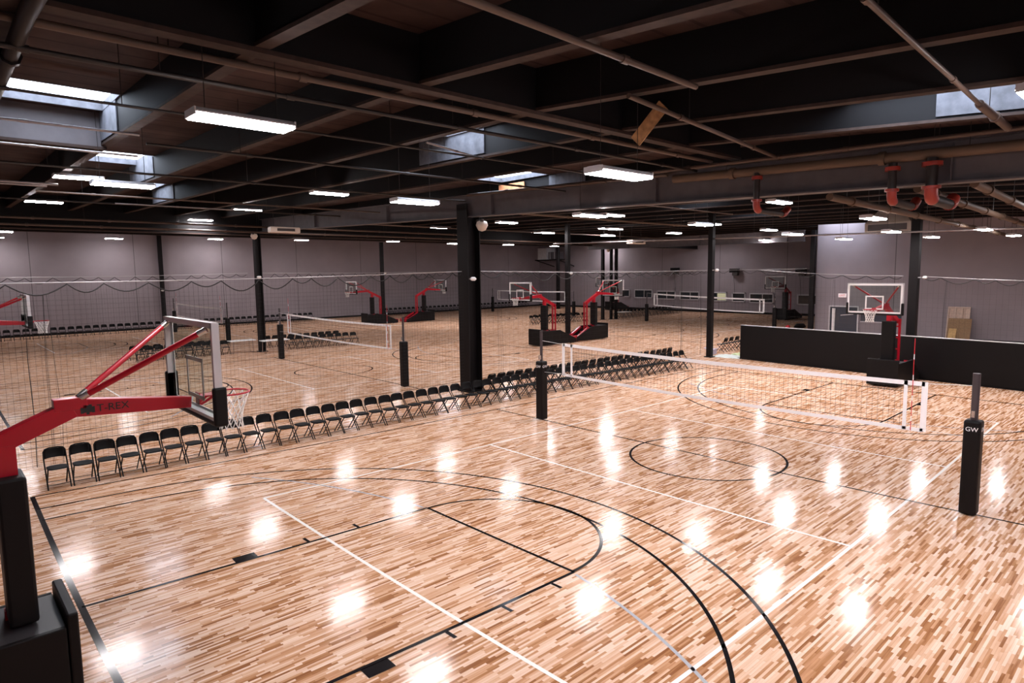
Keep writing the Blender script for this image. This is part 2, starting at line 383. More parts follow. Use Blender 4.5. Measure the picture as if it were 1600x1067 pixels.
# ------------------------------------------------------------------ roof: deck with skylight openings, beams, girders
SKY = [(-12.5, -10.62, 6.85, 8.45), (-9.95, -8.15, 14.5, 16.6), (-4.6, -3.35, 3.7, 5.6), (-2.95, -0.92, -6.4, -3.45), (2.0, 3.9, 9.0, 11.6),
       (-7.5, -5.9, 22.0, 24.0), (9.4, 11.0, 4.6, 6.4), (11.9, 13.4, 8.0, 9.6), (19.0, 20.6, 8.6, 10.4), (31.15, 33.05, 7.9, 10.4)]
xs = sorted({U0, U1}|{s[0] for s in SKY}|{s[1] for s in SKY}); ys = sorted({V0, 0.0, V1}|{s[2] for s in SKY}|{s[3] for s in SKY})
d = MB()
for a, b in zip(xs[:-1], xs[1:]):
    for c, e in zip(ys[:-1], ys[1:]):
        mx_, my_ = (a+b)/2, (c+e)/2
        if any(s[0] < mx_ < s[1] and s[2] < my_ < s[3] for s in SKY): continue
        d.add([(a, c, zd(c)), (b, c, zd(c)), (b, e, zd(e)), (a, e, zd(e))], [[0, 3, 2, 1]])
struct(d.build('ceiling', 'deck'))
SKYLAB = ['long bright skylight at the upper left corner of the ceiling', 'narrow skylight above the pair of lamps at the left', 'small skylight in the middle of the ceiling over the long chair row',
          'large plastic-lined skylight at the upper right corner', 'skylight above the main girder right of the thick column, with an orange board',
          'small skylight over the far left court beyond the second column', 'slim skylight seen under the girder right of the thin middle column', 'pale skylight under the girder near the second thin column',
          'distant skylight whitening the beam beside the right thin column', 'distant skylight in front of the right wall']
for (a, b, c, e), lab in zip(SKY, SKYLAB):
    t = thing('skylight', lab, 'skylight', ((a+b)/2, (c+e)/2, zd(c)), 0, 'roof skylights'); struct(t)
    o = (-(a+b)/2, -(c+e)/2, -zd(c)); h = 0.16
    w = MB(o)
    for x in (a-.04, b+.04): w.box((x, (c+e)/2, zd(c)+h/2), (.08, e-c+.16, h+.02))
    for y in (c-.04, e+.04): w.box(((a+b)/2, y, zd(c)+h/2), (b-a+.16, .08, h+.02))
    w.build('curb', 'well', t)
    for su, sv0, sv1 in ((-10.6, 7.3, 8.94), (-8.155, 14.6, 17.6), (-3.285, 4.2, 7.0), (-.845, -6.6, -4.87), (-5.73, 21.5, 24.8), (4.0, 7.2, 9.0)):  # paler panels added on black beam faces where the skylight brightens them
        if a-.5 < su < b+.5 and c-2 < sv0 < e: 
            MB(o).add([(su+dx_, v_, z_) for v_ in (sv0, sv1) for dx_, z_ in ((-.012, zb(v_)+.09), (.012, zb(v_)+.09), (.012, zd(v_)-.01), (-.012, zd(v_)-.01))], [[0, 1, 5, 4], [1, 2, 6, 5], [2, 3, 7, 6], [3, 0, 4, 7], [0, 3, 2, 1], [4, 5, 6, 7]]).build('lit_face_panel', 'well', t)
    g = MB(o); zc = zd(c)+h+.02; k = 6
    vs = []; fs = []
    for i in range(k+1):
        for j in range(k+1):
            x = a+(b-a)*i/k; y = c+(e-c)*j/k
            vs.append((x, y, zc+.25*math.sin(PI*i/k)**.6*math.sin(PI*j/k)**.6 if 0 < i < k and 0 < j < k else zc))
    fs = [[i*(k+1)+j, (i+1)*(k+1)+j, (i+1)*(k+1)+j+1, i*(k+1)+j+1] for i in range(k) for j in range(k)]
    g.add(vs, fs, True).build('dome', 'dome', t)
def slab_v(mb, u, w, z0f, z1f, v0, v1):      # member along V following the roof slope, bent at V = 0
    if v0 < 0 < v1:
        slab_v(mb, u, w, z0f, z1f, v0, 0); slab_v(mb, u, w, z0f, z1f, 0, v1); return
    mb.add([(u-w/2, v0, z0f(v0)), (u+w/2, v0, z0f(v0)), (u+w/2, v0, z1f(v0)), (u-w/2, v0, z1f(v0)),
            (u-w/2, v1, z0f(v1)), (u+w/2, v1, z0f(v1)), (u+w/2, v1, z1f(v1)), (u-w/2, v1, z1f(v1))],
           [[0, 1, 2, 3], [7, 6, 5, 4], [0, 4, 5, 1], [1, 5, 6, 2], [2, 6, 7, 3], [3, 7, 4, 0]])
girdU = (1.55, 32.0)
for k in range(-2, 26):
    u = -12.95+2.44*k
    if any(abs(u-g) < 0.6 for g in girdU): continue
    if u > U1-.3: continue
    b = MB(); slab_v(b, u, .14, lambda v: zb(v)+.045, zd, V0, V1); bo = struct(b.build('ceiling_beam', 'beam'))
    b = MB(); slab_v(b, u, .19, zb, lambda v: zb(v)+.05, V0, V1); b.build('lit_underside', 'lit_underside', bo)  # added strip: floor-lit underside of the beam, painted as a browner colour
def GZ0(v): return 6.33+.0285*v
def GZ1(v): return GZ0(v)+.86-.004*max(0, v)
for u, gm, v0, v1 in ((1.55, 'girder', V0, 30.9), (32.0, 'girder', 11.2, 31.0)):
    gz0, gz1 = (GZ0, GZ1) if u < 10 else (lambda v: 6.5+.006*(v-11), lambda v: 7.3+.006*(v-11))
    g = MB(); slab_v(g, u, .05, lambda v: gz0(v)+.03, gz1, v0, v1)
    slab_v(g, u, .34, gz0, lambda v: gz0(v)+.035, v0, v1); slab_v(g, u, .34, lambda v: gz1(v)-.03, gz1, v0, v1)
    for v in range(int(v0)+1, int(v1), 7): g.box((u, v+.4, (gz0(v)+gz1(v))/2), (.3, .025, .72))
    go = struct(g.build('girder_beam', gm))
# cross girders (along U)
for v, z0, w, u0, u1 in ((0.02, 7.27, .22, U0, 1.5), (30.7, 6.95, .34, U0, U1), (9.0, 7.42, .12, -12.9, -10.5), (50.2, 8.0, .3, U0, U1)):
    g = MB().box(((u0+u1)/2, v, (z0+.05+zd(v))/2), (u1-u0, w*.7, zd(v)-z0-.05)); go = struct(g.build('cross_beam', 'girder' if v == 9.0 else 'beam'))
    MB().box(((u0+u1)/2, v, z0+.03), (u1-u0, w, .06)).build('lit_underside', 'lit_underside', go)  # same painted floor bounce under the cross beams
# ------------------------------------------------------------------ columns
def column(x, y, top, w, dpt, H=False):
    c = MB()
    if H:
        for s in (-1, 1): c.box((x+s*(w/2-.02), y, top/2), (.04, dpt, top))
        c.box((x, y, top/2), (w-.08, .06, top)); c.box((x, y+dpt*.3, top/2), (w-.08, .03, top))
    else:
        c.box((x, y, top/2), (w, dpt, top))
    o = struct(c.build('column', 'column', bevel=0.006))
    MB().box((x, y, .02), (w+.16, dpt+.16, .04)).build('base_plate', 'column', o)
    return o
column(1.62, 10.98, GZ0(10.9)+.5, .62, .62, True)
column(1.12, 30.5, 7.1, .36, .36, True)
for x, y, top, w in ((16.5, 9.4, zb(9.4), .26), (18.0, 20.85, zb(20.9), .26), (17.5, .35, zb(.3), .34), (32.9, 10.95, 7.3, .30), (34.3, 31.2, 6.98, .26), (35.2, 30.9, 6.98, .22), (35.6, 30.6, 6.98, .24),
                     (2.05, 55.2, 8.4, .30), (18.2, 44.6, 7.6, .28), (45.5, 47.6, 8.2, .34), (-13.1, 30.6, 7.0, .36)):
    column(x, y, top, w, w)

# ------------------------------------------------------------------ windows, door and what hangs on the far walls
for i, (x0, y0, x1, y1) in enumerate(((973, 453, 984, 463), (992, 453, 1019, 465), (1027, 455, 1055, 467), (1063, 456, 1092, 468), (1110, 457, 1135, 470), (1145, 458, 1164, 471), (1172, 459, 1208, 473), (1247, 461, 1283, 476))):
    a, b = atU(x0, y0, U1), atU(x1, y1, U1); va, vb = a.y, b.y; z0, z1 = b.z-.02, a.z+.02
    f = MB(); t = .11
    for y in (va, vb): f.box((U1-.04, y, (z0+z1)/2), (.08, t, z1-z0+t))
    for z in (z0, z1): f.box((U1-.04, (va+vb)/2, z), (.08, abs(va-vb)+t, t))
    if abs(va-vb) > 2.3: f.box((U1-.04, va+(vb-va)*.55, (z0+z1)/2), (.06, .05, z1-z0))
    w = struct(f.build('window_%d' % (i+1), 'frame'))
    MB().box((U1-.012, (va+vb)/2, (z0+z1)/2), (.02, abs(va-vb), z1-z0)).build('pane', 'window_glass', w)
    if i == 4: MB().box((U1-.035, va+(vb-va)*.7, (z0+z1)/2), (.02, abs(va-vb)*.5, (z1-z0)*.8)).build('lit_pane', 'bright_pane', w, label='yellow-green lit pane')
a, b = atU(1297, 478, WR), atU(1340, 517, WR)
dz = a.z; f = MB()
for y in (a.y, b.y): f.box((WR-.05, y, dz/2), (.1, .09, dz))
f.box((WR-.05, (a.y+b.y)/2, dz), (.1, a.y-b.y+.09, .09))
dr = struct(f.build('door_1', 'frame'))
MB().box((WR-.02, (a.y+b.y)/2, dz/2), (.03, a.y-b.y, dz)).build('pane', 'blue_glass', dr)
MB().box((WR-.06, a.y-.28, dz/2-.05), (.05, .2, dz-.2)).build('door_edge', 'white', dr)
MB().bar((WR-.06, a.y-.75, dz-.62), (WR-.06, b.y+.3, dz-.52), .04, .06).build('push_bar', 'frame', dr)
a, b = atU(1345, 488, WR), atU(1408, 505, WR)      # interior window band behind the right hoop
f = MB()
for z in (a.z, b.z): f.box((WR-.04, (a.y+b.y)/2, z), (.08, a.y-b.y, .07))
w = struct(f.build('window_9', 'frame')); MB().box((WR-.012, (a.y+b.y)/2, (a.z+b.z)/2), (.02, a.y-b.y, a.z-b.z)).build('pane', 'blue_glass', w)
p = atU(1316.5, 461.5, WR)
t = thing('exit_sign', 'white exit sign with red letters above the blue glass door on the right wall', 'sign', (WR-.03, p.y, p.z))
MB().hexa([(-.03, -.26), (.03, -.26), (.03, .26), (-.03, .26)], -.13, .13).build('case', 'sign_face', t, bevel=.01)
text_mesh('lettering', 'EXIT', .19, 'red_print', t, Matrix(((0, 0, -1, -.034), (-1, 0, 0, 0), (0, 1, 0, 0), (0, 0, 0, 1))))
for n, (x, y) in enumerate(((1055, 423), (1148, 424.5), (1252, 424.5))):
    p = atU(x, y, U1-.4)
    t = thing('wall_speaker', ['black speaker cluster on the far wall, left of three, above the windows', 'black speaker cluster on the far wall, middle of three', 'black speaker cluster on the far wall, right of three, near the corner column'][n], 'speaker', (U1-.45, p.y, p.z), 0, 'speakers on the far wall')
    MB().box((0, 0, .12), (.5, .95, .42)).build('cabinet', 'pad', t, bevel=.02)
    MB().box((.3, 0, .1), (.3, .2, .2)).build('bracket', 'column', t)
    MB().box((-.05, -.15, -.22), (.4, .6, .36)).build('horn', 'grille', t, bevel=.02)
    MB().tube([(.1, .1, -.1), (.15, .16, -.5), (.25, .1, -1.6), (.38, .12, -2.4)], .015, 5).build('lead', 'net_black', t)
# sheet-metal heater cabinet high in the corner
p0 = atU(854, 386, 47.5); p1 = atU(900, 404, 47.5)
t = thing('heater_cabinet', 'grey metal heater cabinet on a black platform high in the far corner', 'heater', (47.6, 50.5, 6.3))
MB().box((0, 1.2, .75), (1.6, 1.6, 1.5)).build('cabinet', 'duct', t, bevel=.02)
MB().box((0, -.6, .5), (1.2, 1.6, .9)).build('motor_box', 'girder', t)
for y in (-.1, -.9): MB().bar((-.65, y, .05), (-.65, y, 1.0), .06, .06).build('strut', 'duct', t)
MB().box((0, .2, -.06), (1.9, 4.4, .12)).build('platform', 'column', t)
for y in (-1.8, 2.2): MB().bar((-.8, y, -.1), (2.35, y*.9, -.9), .1, .1).build('brace', 'column', t)

# ------------------------------------------------------------------ chairs
def chair_parts(sep, parent=None):
    out = []
    def emit(mb, nm, m):
        out.append((mb, nm, m))
    r = .0145
    w = .206
    back = MB()                     # curved back panel
    n = 8; vs = []
    for k, (zz, ww) in enumerate(((.585, .19), (.60, .2), (.70, .2), (.765, .185), (.795, .14))):
        for i in range(n+1):
            a = -1+2*i/n; vs.append((a*ww, .262+.03*(1-a*a)+ (zz-.6)*.16, zz+ (.012*(1-a*a) if k == 0 else 0)))
    m_ = len(vs); vs2 = [(x, y+.012, z) for x, y, z in vs]
    fs = []
    for k in range(4):
        for i in range(n):
            q = [k*(n+1)+i, k*(n+1)+i+1, (k+1)*(n+1)+i+1, (k+1)*(n+1)+i]; fs.append(q); fs.append([x+m_ for x in q[::-1]])
    edge = list(range(n+1))+[k*(n+1)+n for k in range(1, 5)]+[4*(n+1)+i for i in range(n-1, -1, -1)]+[k*(n+1) for k in range(3, 0, -1)]
    for i in range(len(edge)):
        p_, q_ = edge[i], edge[(i+1) % len(edge)]; fs.append([p_, p_+m_, q_+m_, q_])
    back.add(vs+vs2, fs, True); emit(back, 'backrest', 'chair')
    seat = MB(); pr = []
    for i in range(20):
        a = 2*PI*i/20; c, s_ = math.cos(a), math.sin(a)
        x = .19*math.copysign(abs(c)**.5, c); y = -.03+.2*math.copysign(abs(s_)**.5, s_); pr.append((x, y))
    k = len(pr); vs = [(x, y, .425) for x, y in pr]+[(x, y, .445) for x, y in pr]+[(x*.86, -.03+(y+.03)*.86, .455) for x, y in pr]
    seat.add(vs, [list(range(k))[::-1], list(range(2*k, 3*k))]+[[i, (i+1) % k, k+(i+1) % k, k+i] for i in range(k)]+[[k+i, k+(i+1) % k, 2*k+(i+1) % k, 2*k+i] for i in range(k)])
    emit(seat, 'seat', 'chair_seat')
    fr = MB(); pts = [(-w, -.235, 0), (-w, .10, .43), (-w, .245, .60), (-w*.97, .285, .74), (-w*.8, .295, .795), (-w*.4, .31, .815), (w*.4, .31, .815), (w*.8, .295, .795), (w*.97, .285, .74), (w, .245, .60), (w, .10, .43), (w, -.235, 0)]
    fr.tube(pts, r, 6); emit(fr, 'frame', 'chair')
    for s in (-1, 1):
        l = MB().tube([(s*(w-.03), .27, 0), (s*(w-.03), -.14, .425)], r, 6); emit(l, 'leg', 'chair')
    c = MB().tube([(-w, -.165, .09), (w, -.165, .09)], .008, 5); emit(c, 'crossbar', 'chair')
    c = MB().tube([(-w+.03, .20, .075), (w-.03, .20, .075)], .008, 5); emit(c, 'crossbar', 'chair')
    return out
PROTO = {}
def place_chair(x, y, rz, label, group, detailed):
    rz += random.uniform(-.05, .05); x += random.uniform(-.008, .008); y += random.uniform(-.03, .03)
    if detailed:
        if 'full' not in PROTO:
            t = thing('folding_chair', label, 'chair', (x, y, 0), rz, group)
            PROTO['full'] = (t, [mb.build(nm, m, t) for mb, nm, m in chair_parts(True)]); return t
        t, ch = PROTO['full']; return copy_thing(t, (x, y, 0), rz, label, ch, group=group)
    if 'low' not in PROTO:
        a = MB()
        for mb, nm, m in chair_parts(False): a.add(mb.v, mb.f)
        PROTO['low'] = tag(a.build('folding_chair', 'chair'), label, 'chair', group)
        o = PROTO['low']
    else:
        o = PROTO['low'].copy(); COL.objects.link(o)
    o.location = (x, y, 0); o.rotation_euler = (0, 0, rz); o['label'] = label; o['group'] = group
    return o
def row(xa, xb, n, yf, face, detailed, lab, group, skip=()):
    for i in range(n):
        x = xa+(xb-xa)*i/(n-1)
        if i in skip: continue
        y = yf(x)
        place_chair(x, y-.28 if face < 0 else y+.28, 0 if face < 0 else PI, lab.format(ordn(i+1)), group, detailed)
row(-11.98, 12.25, 53, lambda x: 8.85 if x < 4 else 8.85-(x-4)*.055, -1, True, 'black folding chair, {} from the left in the long front row', 'long front row of folding chairs')
row(1.5, 12.9, 25, lambda x: 9.62 if x < 4 else 9.62-(x-4)*.02, 1, True, 'black folding chair, {} from the left in the row behind the long row', 'back row of folding chairs')
row(-5.4, -.95, 10, lambda x: 31.0, -1, False, 'black folding chair left of the second column, front row, {} from left', 'chairs left of the second column')
row(-5.5, -1.4, 8, lambda x: 31.75, 1, False, 'black folding chair left of the second column, rear row, {} from left', 'chairs left of the second column')
row(2.9, 6.9, 9, lambda x: 30.5-(x-2.9)*.15, -1, False, 'black folding chair right of the second column, front row, {} from the left', 'chairs right of the second column')
row(2.0, 6.7, 10, lambda x: 31.9, 1, False, 'black folding chair right of the second column, rear row, {} from the left', 'chairs right of the second column')
row(25.6, 31.6, 11, lambda x: 32.2-(x-25.6)*.14, -1, False, 'black folding chair behind the middle hoops, front row, {} from left', 'chairs behind the middle hoops')
row(26.6, 31.4, 9, lambda x: 32.9-(x-25.6)*.14, 1, False, 'black folding chair behind the middle hoops, rear row, {} from left', 'chairs behind the middle hoops')
row(36.6, 46.3, 17, lambda x: 30.9, -1, False, 'black folding chair before the far windows, front row, {} from the left', 'chairs before the far windows')
row(37.0, 46.9, 17, lambda x: 31.6, 1, False, 'black folding chair before the far windows, rear row, {} from the left', 'chairs before the far windows')
row(18.9, 21.4, 5, lambda x: 9.8, 1, False, 'black folding chair at the left end of the divider screen, {} from the left', 'chairs by the divider screen')
xa = atV(-5, 517, 52.0).x; xb = atV(487, 489, 53.6).x; n1 = int((xb-xa)/.56)
row(xa, xb, n1, lambda x: 52.2+.07*(x+9.5), -1, False, 'black folding chair against the back wall, left run, {} from the left', 'left run of chairs along the back wall')
xa = atV(598, 481, 54.3).x; xb = atV(824, 472, 54.3).x; n2 = int((xb-xa)/.58)
row(xa, xb, n2, lambda x: 54.6, -1, False, 'black folding chair against the back wall, right run, {} from the left', 'right run of chairs along the back wall')

# ------------------------------------------------------------------ portable basketball hoops
def make_hoop(label, rim, back, el=2.05, ms=2.5, bf=1.6, tail=4.9, rp=3.35, full=True, half=.52, letters=False, zr=3.05):
    """rim = (u, v) of the ring's middle; back = +1/-1: which way along U the base stands."""
    cx = (bf+tail)/2
    t = thing('basketball_hoop', label, 'basketball hoop', (rim[0]+back*cx, rim[1], 0), 0 if back > 0 else PI, 'portable basketball hoops')
    o = (-cx, 0, zr-3.05); o0 = (-cx, 0, 0)
    # base
    fp = MB(o0); fp.box((bf+.05, 0, .56), (.1, 2*half+.06, 1.0)); fp.build('front_pad', 'pad', t, bevel=.02)
    prof = [(bf+.11, .06), (tail, .06), (tail, .28), (bf+1.75, .93), (bf+.11, .93)]
    for s in (-1, 1):
        MB(o0).prism_xz(prof, s*half-.03, s*half+.03).build('side_panel', 'pad', t, bevel=.012)
    MB(o0).box((bf+.11+.42, 0, .9), (.84, 2*half-.07, .05)).build('deck_plate', 'pad_top', t)
    MB(o0).box((bf+.75, 0, .4), (1.2, 2*half-.1, .5)).build('weight_box', 'pad', t)
    fr = MB(o0)
    for s in (-1, 1):
        fr.bar((bf+.3, s*(half-.12), .16), (tail-.1, s*(half-.12), .16), .1, .12)
        fr.bar((tail-.1, s*(half-.14), .2), (rp+.1, s*(half-.16), .86), .13, .13)
    fr.box((tail-.05, 0, .23), (.28, 2*half-.1, .32)); fr.box(((tail+rp)/2+.1, 0, .3), (tail-rp-.3, .3, .1)); fr.box((rp, 0, .5), (.1, 2*half-.1, .1))
    fr.build('base_frame', 'red', t)
    wh = MB(o0)
    for x in (bf+.35, tail-.35):
        for s in (-1, 1): wh.tube([(x, s*(half-.2)-.03, .06), (x, s*(half-.2)+.03, .06)], .06, 10)
    wh.build('casters', 'pad', t)
    # mast, rear posts, arm
    MB(o0).bar((ms, 0, .4), (ms, 0, 2.82), .16, .18).build('mast', 'red', t)
    MB(o0).box((ms-.02, 0, 1.73), (.25, .46, 1.56)).build('mast_pad', 'pad', t, bevel=.03)
    MB(o0).box((ms+.02, -.16, .97), (.2, .12, .1)).build('mast_clamp', 'red', t)
    rr = MB(o0)
    for s in (-1, 1): rr.bar((rp, s*.125, .4), (rp, s*.125, 2.55), .075, .075)
    for z in (.9, 1.35, 1.8, 2.25): rr.box((rp, 0, z), (.05, .25, .05))
    rr.build('rear_post', 'red', t)
    ar = MB(o)
    ar.bar((rp+.06, 0, 2.44), (el-.02, 0, 3.10), .15, .19)
    ar.bar((el+.03, 0, 3.11), (.47, 0, 3.0), .14, .2, w2=.12, h2=.13)
    ar.box((el, 0, 3.15), (.3, .16, .13))
    arm = ar.build('arm', 'red', t, bevel=.008)
    for s in (-1, 1):
        br = MB(o).tube([(el-.12, s*.06, 3.22), (.47, s*.78, 3.92)], .033, 8).build('brace', 'red', t)
        e = Vector((el-.12, s*.06, 3.22)); f_ = Vector((.47, s*.78, 3.92))
        MB(o).tube([e.lerp(f_, -.03), e.lerp(f_, .05)], .036, 8).build('turnbuckle', 'steel', br)
        MB(o).tube([e.lerp(f_, .93), f_], .036, 8).build('turnbuckle', 'steel', br)
    # backboard
    zb0, zb1, hw = 2.90, 3.97, .915
    bb = MB(o); bb.box((.405, 0, (zb0+zb1)/2), (.012, 2*hw-.06, zb1-zb0-.06)); board = bb.build('backboard', 'glass', t)
    f = MB(o)
    for y in (-hw, hw): f.box((.43, y, (zb0+zb1)/2), (.08, .055, zb1-zb0+.055))
    for z in (zb0, zb1): f.box((.43, 0, z), (.08, 2*hw, .055))
    f.build('board_frame', 'alu', board)
    g = MB(o)
    for y in (-hw+.03, hw-.03): g.box((.384, y, (zb0+zb1)/2), (.006, .055, zb1-zb0-.02))
    for z in (zb0+.03, zb1-.03): g.box((.384, 0, z), (.006, 2*hw-.06, .055))
    for y in (-.285, .285): g.box((.395, y, zb0+.39), (.004, .05, .46))
    for z in (zb0+.16, zb0+.615): g.box((.395, 0, z), (.004, .62, .05))
    g.build('board_marking', 'white', board)
    pd = MB(o)
    for y in (-hw-.01, hw+.01): pd.box((.42, y, zb0+.16), (.15, .075, .44))
    pd.box((.42, 0, zb0-.035), (.13, 2*hw+.08, .06))
    pd.build('board_pad', 'pad', board, bevel=.025)
    # ring, bracket, net
    rg = MB(o).tube([(.2286*math.cos(2*PI*i/28), .2286*math.sin(2*PI*i/28), 3.05) for i in range(28)], .011, 8, closed=True)
    rg.add([(.38, -.07, 3.045), (.38, .07, 3.045), (.21, .11, 3.045), (.21, -.11, 3.045), (.38, -.07, 3.06), (.38, .07, 3.06), (.21, .11, 3.06), (.21, -.11, 3.06)],
           [[0, 1, 2, 3], [7, 6, 5, 4], [0, 4, 5, 1], [1, 5, 6, 2], [2, 6, 7, 3], [3, 7, 4, 0]])
    rg.box((.378, 0, 3.02), (.014, .15, .16))
    for s in (-1, 1): rg.bar((.375, s*.05, 2.95), (.235, s*.09, 3.04), .02, .03)
    ring = rg.build('rim', 'red', t)
    n = MB(o); K = 12; lev = [(0, .228), (.1, .19), (.19, .155), (.28, .135), (.36, .13), (.44, .14)]
    for i in range(K):
        for sg in (-1, 1):
            n.tube([(r_*math.cos(2*PI*(i+sg*.5*j)/K), r_*math.sin(2*PI*(i+sg*.5*j)/K), 3.04-dz_) for j, (dz_, r_) in enumerate(lev)], .0058 if full else .008, 5, caps=False)
    n.build('net', 'net_white', t)
    if letters:
        for nm, tx, sz, xx in (('lettering', 'T-REX', .115, 1.29),):
            for s in (1, -1):
                zc = 3.11-(el+.03-xx)/(el+.03-.47)*.11
                mt = Matrix(((-s, 0, 0, xx-cx), (0, 0, s, s*.078), (0, 1, 0, zc+zr-3.05), (0, 0, 0, 1)))
                text_mesh(nm, tx, sz, 'black_print', arm, mt)
                em = MB(o); 
                for k in range(5): em.box((1.53+.026*(k-2), s*.076, 3.07+.015*((k % 2))), (.028, .008, .10-.016*abs(k-2)))
                em.build('emblem', 'black_print', arm)
    return t
make_hoop('large red hoop nearest the camera, seen from behind at the left edge', (-11.1, 0.05), -1, el=1.68, ms=2.27, bf=1.83, tail=5.0, rp=3.15, letters=True, half=.5, zr=3.07)
p = atV(65, 499, 20.0); make_hoop('red hoop cut by the left edge, its ring over the far chair row', (p.x, 20.0), -1)
p = atV(541, 457, 44.5); make_hoop('distant red hoop left of the thin back column, facing left', (p.x, 44.3), 1, full=False)
p = atV(684, 451, 44.5); make_hoop('distant red hoop right of the thin back column, facing away to the right', (p.x+.4, 44.0), -1, full=False)
make_hoop('red hoop facing left mid-hall, glass board in front of a far volleyball net', (12.4, 20.0), 1)
make_hoop('red hoop turned away just right of the middle thin column, red frame showing', (22.4, 20.2), -1)
p = atV(1208, 447, 18.0); make_hoop('small far hoop facing left on the court before the far windows, right side', (p.x, 18.0), 1, full=False)
make_hoop('far hoop mostly hidden behind the triple columns, black wedge base showing', (45.0, 40.4), 1, full=False)
make_hoop('right-hand red hoop before the black divider screen, board facing the camera', (11.45, .05), 1, el=1.65, ms=2.15, bf=1.6, tail=4.25, rp=2.98)

# ------------------------------------------------------------------ volleyball posts and nets
def vb_post(x, y, top, pad, label, logo=0, r=.045):
    t = thing('volleyball_post', label, 'volleyball post', (x, y, 0), 0, 'volleyball net posts')
    MB().tube([(0, 0, 0), (0, 0, top)], r, 12).build('pole', 'post', t)
    MB().box((0, 0, pad/2+.01), (.27, .27, pad-.02)).build('pad', 'pad', t, bevel=.04)
    MB().box((-r-.03, 0, pad+.12), (.06, .05, .12)).build('winch', 'steel', t)
    if logo:
        text_mesh('logo', 'GW', .11, 'white', t, Matrix(((1, 0, 0, -.0), (0, 0, -1, -.139), (0, 1, 0, pad-.16), (0, 0, 0, 1))))
        text_mesh('logo', 'GW', .11, 'white', t, Matrix(((0, 0, -1, -.139), (-1, 0, 0, 0), (0, 1, 0, pad-.16), (0, 0, 0, 1))))
    return t
def vb_net(x, ya, yb, za, zb_, h, pa, pb, label, cell=.1, ant=True, tp=.085, cord=.0022):
    """net in the plane U = x between V = ya (near) and yb (far); pa, pb: the V of the posts."""
    t = thing('volleyball_net', label, 'volleyball net', (x, (ya+yb)/2, 0), 0, 'volleyball nets')
    o = (-x, -(ya+yb)/2, 0)
    Z = lambda y: za+(zb_-za)*(y-ya)/(yb-ya)-.05*math.sin(PI*(y-ya)/(yb-ya))
    K = 14; ys_ = [ya+(yb-ya)*i/K for i in range(K+1)]
    for nm, d0, hh in (('top_tape', 0, tp), ('bottom_tape', -h+.06, tp*.85)):
        m = MB(o)
        for a, b in zip(ys_[:-1], ys_[1:]):
            m.add([(x+sx, y, Z(y)+d0-hz) for y in (a, b) for sx, hz in ((-.006, 0), (.006, 0), (.006, hh), (-.006, hh))],
                  [[0, 1, 5, 4], [1, 2, 6, 5], [2, 3, 7, 6], [3, 0, 4, 7]])
        m.build(nm, 'tape', t)
    sg = 1 if yb > ya else -1
    for y in (ya, yb, ya+sg*.32, yb-sg*.32):
        m = MB(o).box((x, y, Z(y)-h/2), (.012, tp*1.2 if y in (ya, yb) else tp*.75, h)).build('side_tape', 'tape', t)
    n = MB(o)
    k = int(abs(yb-ya)/cell)
    for i in range(k+1):
        y = ya+(yb-ya)*i/k; n.tube([(x, y, Z(y)-.02), (x, y, Z(y)-h+.02)], cord, 3, caps=False)
    for j in range(1, int(h/cell)):
        n.tube([(x, y, Z(y)-h*j/int(h/cell)) for y in ys_], cord, 3, caps=False)
    n.build('netting', 'net_black', t)
    for y, pp in ((ya, pa), (yb, pb)):
        MB(o).tube([(x, y, Z(y)-.03), (x, pp, Z(y)+.02)], .006, 5).build('tension_cord', 'net_white', t)
        MB(o).tube([(x, y, Z(y)-h+.04), (x, pp, Z(y)-h+.02)], .004, 5).build('tension_cord', 'net_white', t)
    if ant:
        for y in ((ya+sg*.2, yb-sg*.2) if ant is True else (ya+sg*.2,)):
            a = MB(o).tube([(x-.02, y, Z(y)-h), (x-.02, y, Z(y)+.82)], .007, 6).build('antenna', 'red_print', t)
            for i in range(9):
                if i % 2: MB(o).tube([(x-.02, y, Z(y)-.98+i*.2), (x-.02, y, Z(y)-.88+i*.2)], .0085, 6).build('band', 'white', a)
    return t
vb_post(0, 5.52, 2.76, 1.83, 'tall padded volleyball post behind the long chair row end, left end of the nearest net', 1)
vb_post(0, -5.52, 2.62, 1.77, 'tall padded volleyball post at the right edge, nearest the camera', 1, r=.062)
vb_net(0, -4.72, 4.6, 2.37, 2.44, .96, -5.46, 5.46, 'white taped volleyball net across the near court', ant='near')
vb_post(.3, 13.65, 2.84, 1.85, 'padded volleyball post left of the thick column, near end of the second net')
vb_post(.45, 26.1, 2.8, 1.92, 'padded volleyball post beside the second column, far end of the second net')
vb_net(.36, 14.7, 24.85, 2.47, 2.55, 1.03, 13.7, 26.0, 'white taped volleyball net on the middle left court', cell=.12, cord=.003)
vb_post(35.0, 26.6, 2.6, 1.6, 'padded volleyball post in front of the far windows, left end of the far net')
vb_post(35.0, 14.6, 2.5, 1.6, 'padded volleyball post above the divider screen, right end of the far net')
vb_net(35.0, 15.5, 25.78, 2.28, 2.58, 1.08, 14.63, 26.57, 'far volleyball net in front of the windows', cell=.3, ant=False, cord=.003, tp=.12)
vb_post(1.5, 37.4, 2.78, 1.7, 'dark volleyball post behind the nearest backboard, right end of its net')
vb_post(1.5, 50.0, 2.84, 1.8, 'dark volleyball post behind the nearest backboard, left end of its net')
vb_net(1.5, 38.4, 49.3, 2.4, 2.48, 1.07, 37.45, 49.95, 'distant volleyball net seen above the nearest backboard', cell=.3, cord=.003, tp=.12)
vb_post(36.5, 36.9, 2.6, 1.55, 'padded volleyball post right of the middle thin column, beside a chair row')
vb_post(36.5, 49.9, 2.8, 1.8, 'padded volleyball post right of the thick column by the back wall chairs')
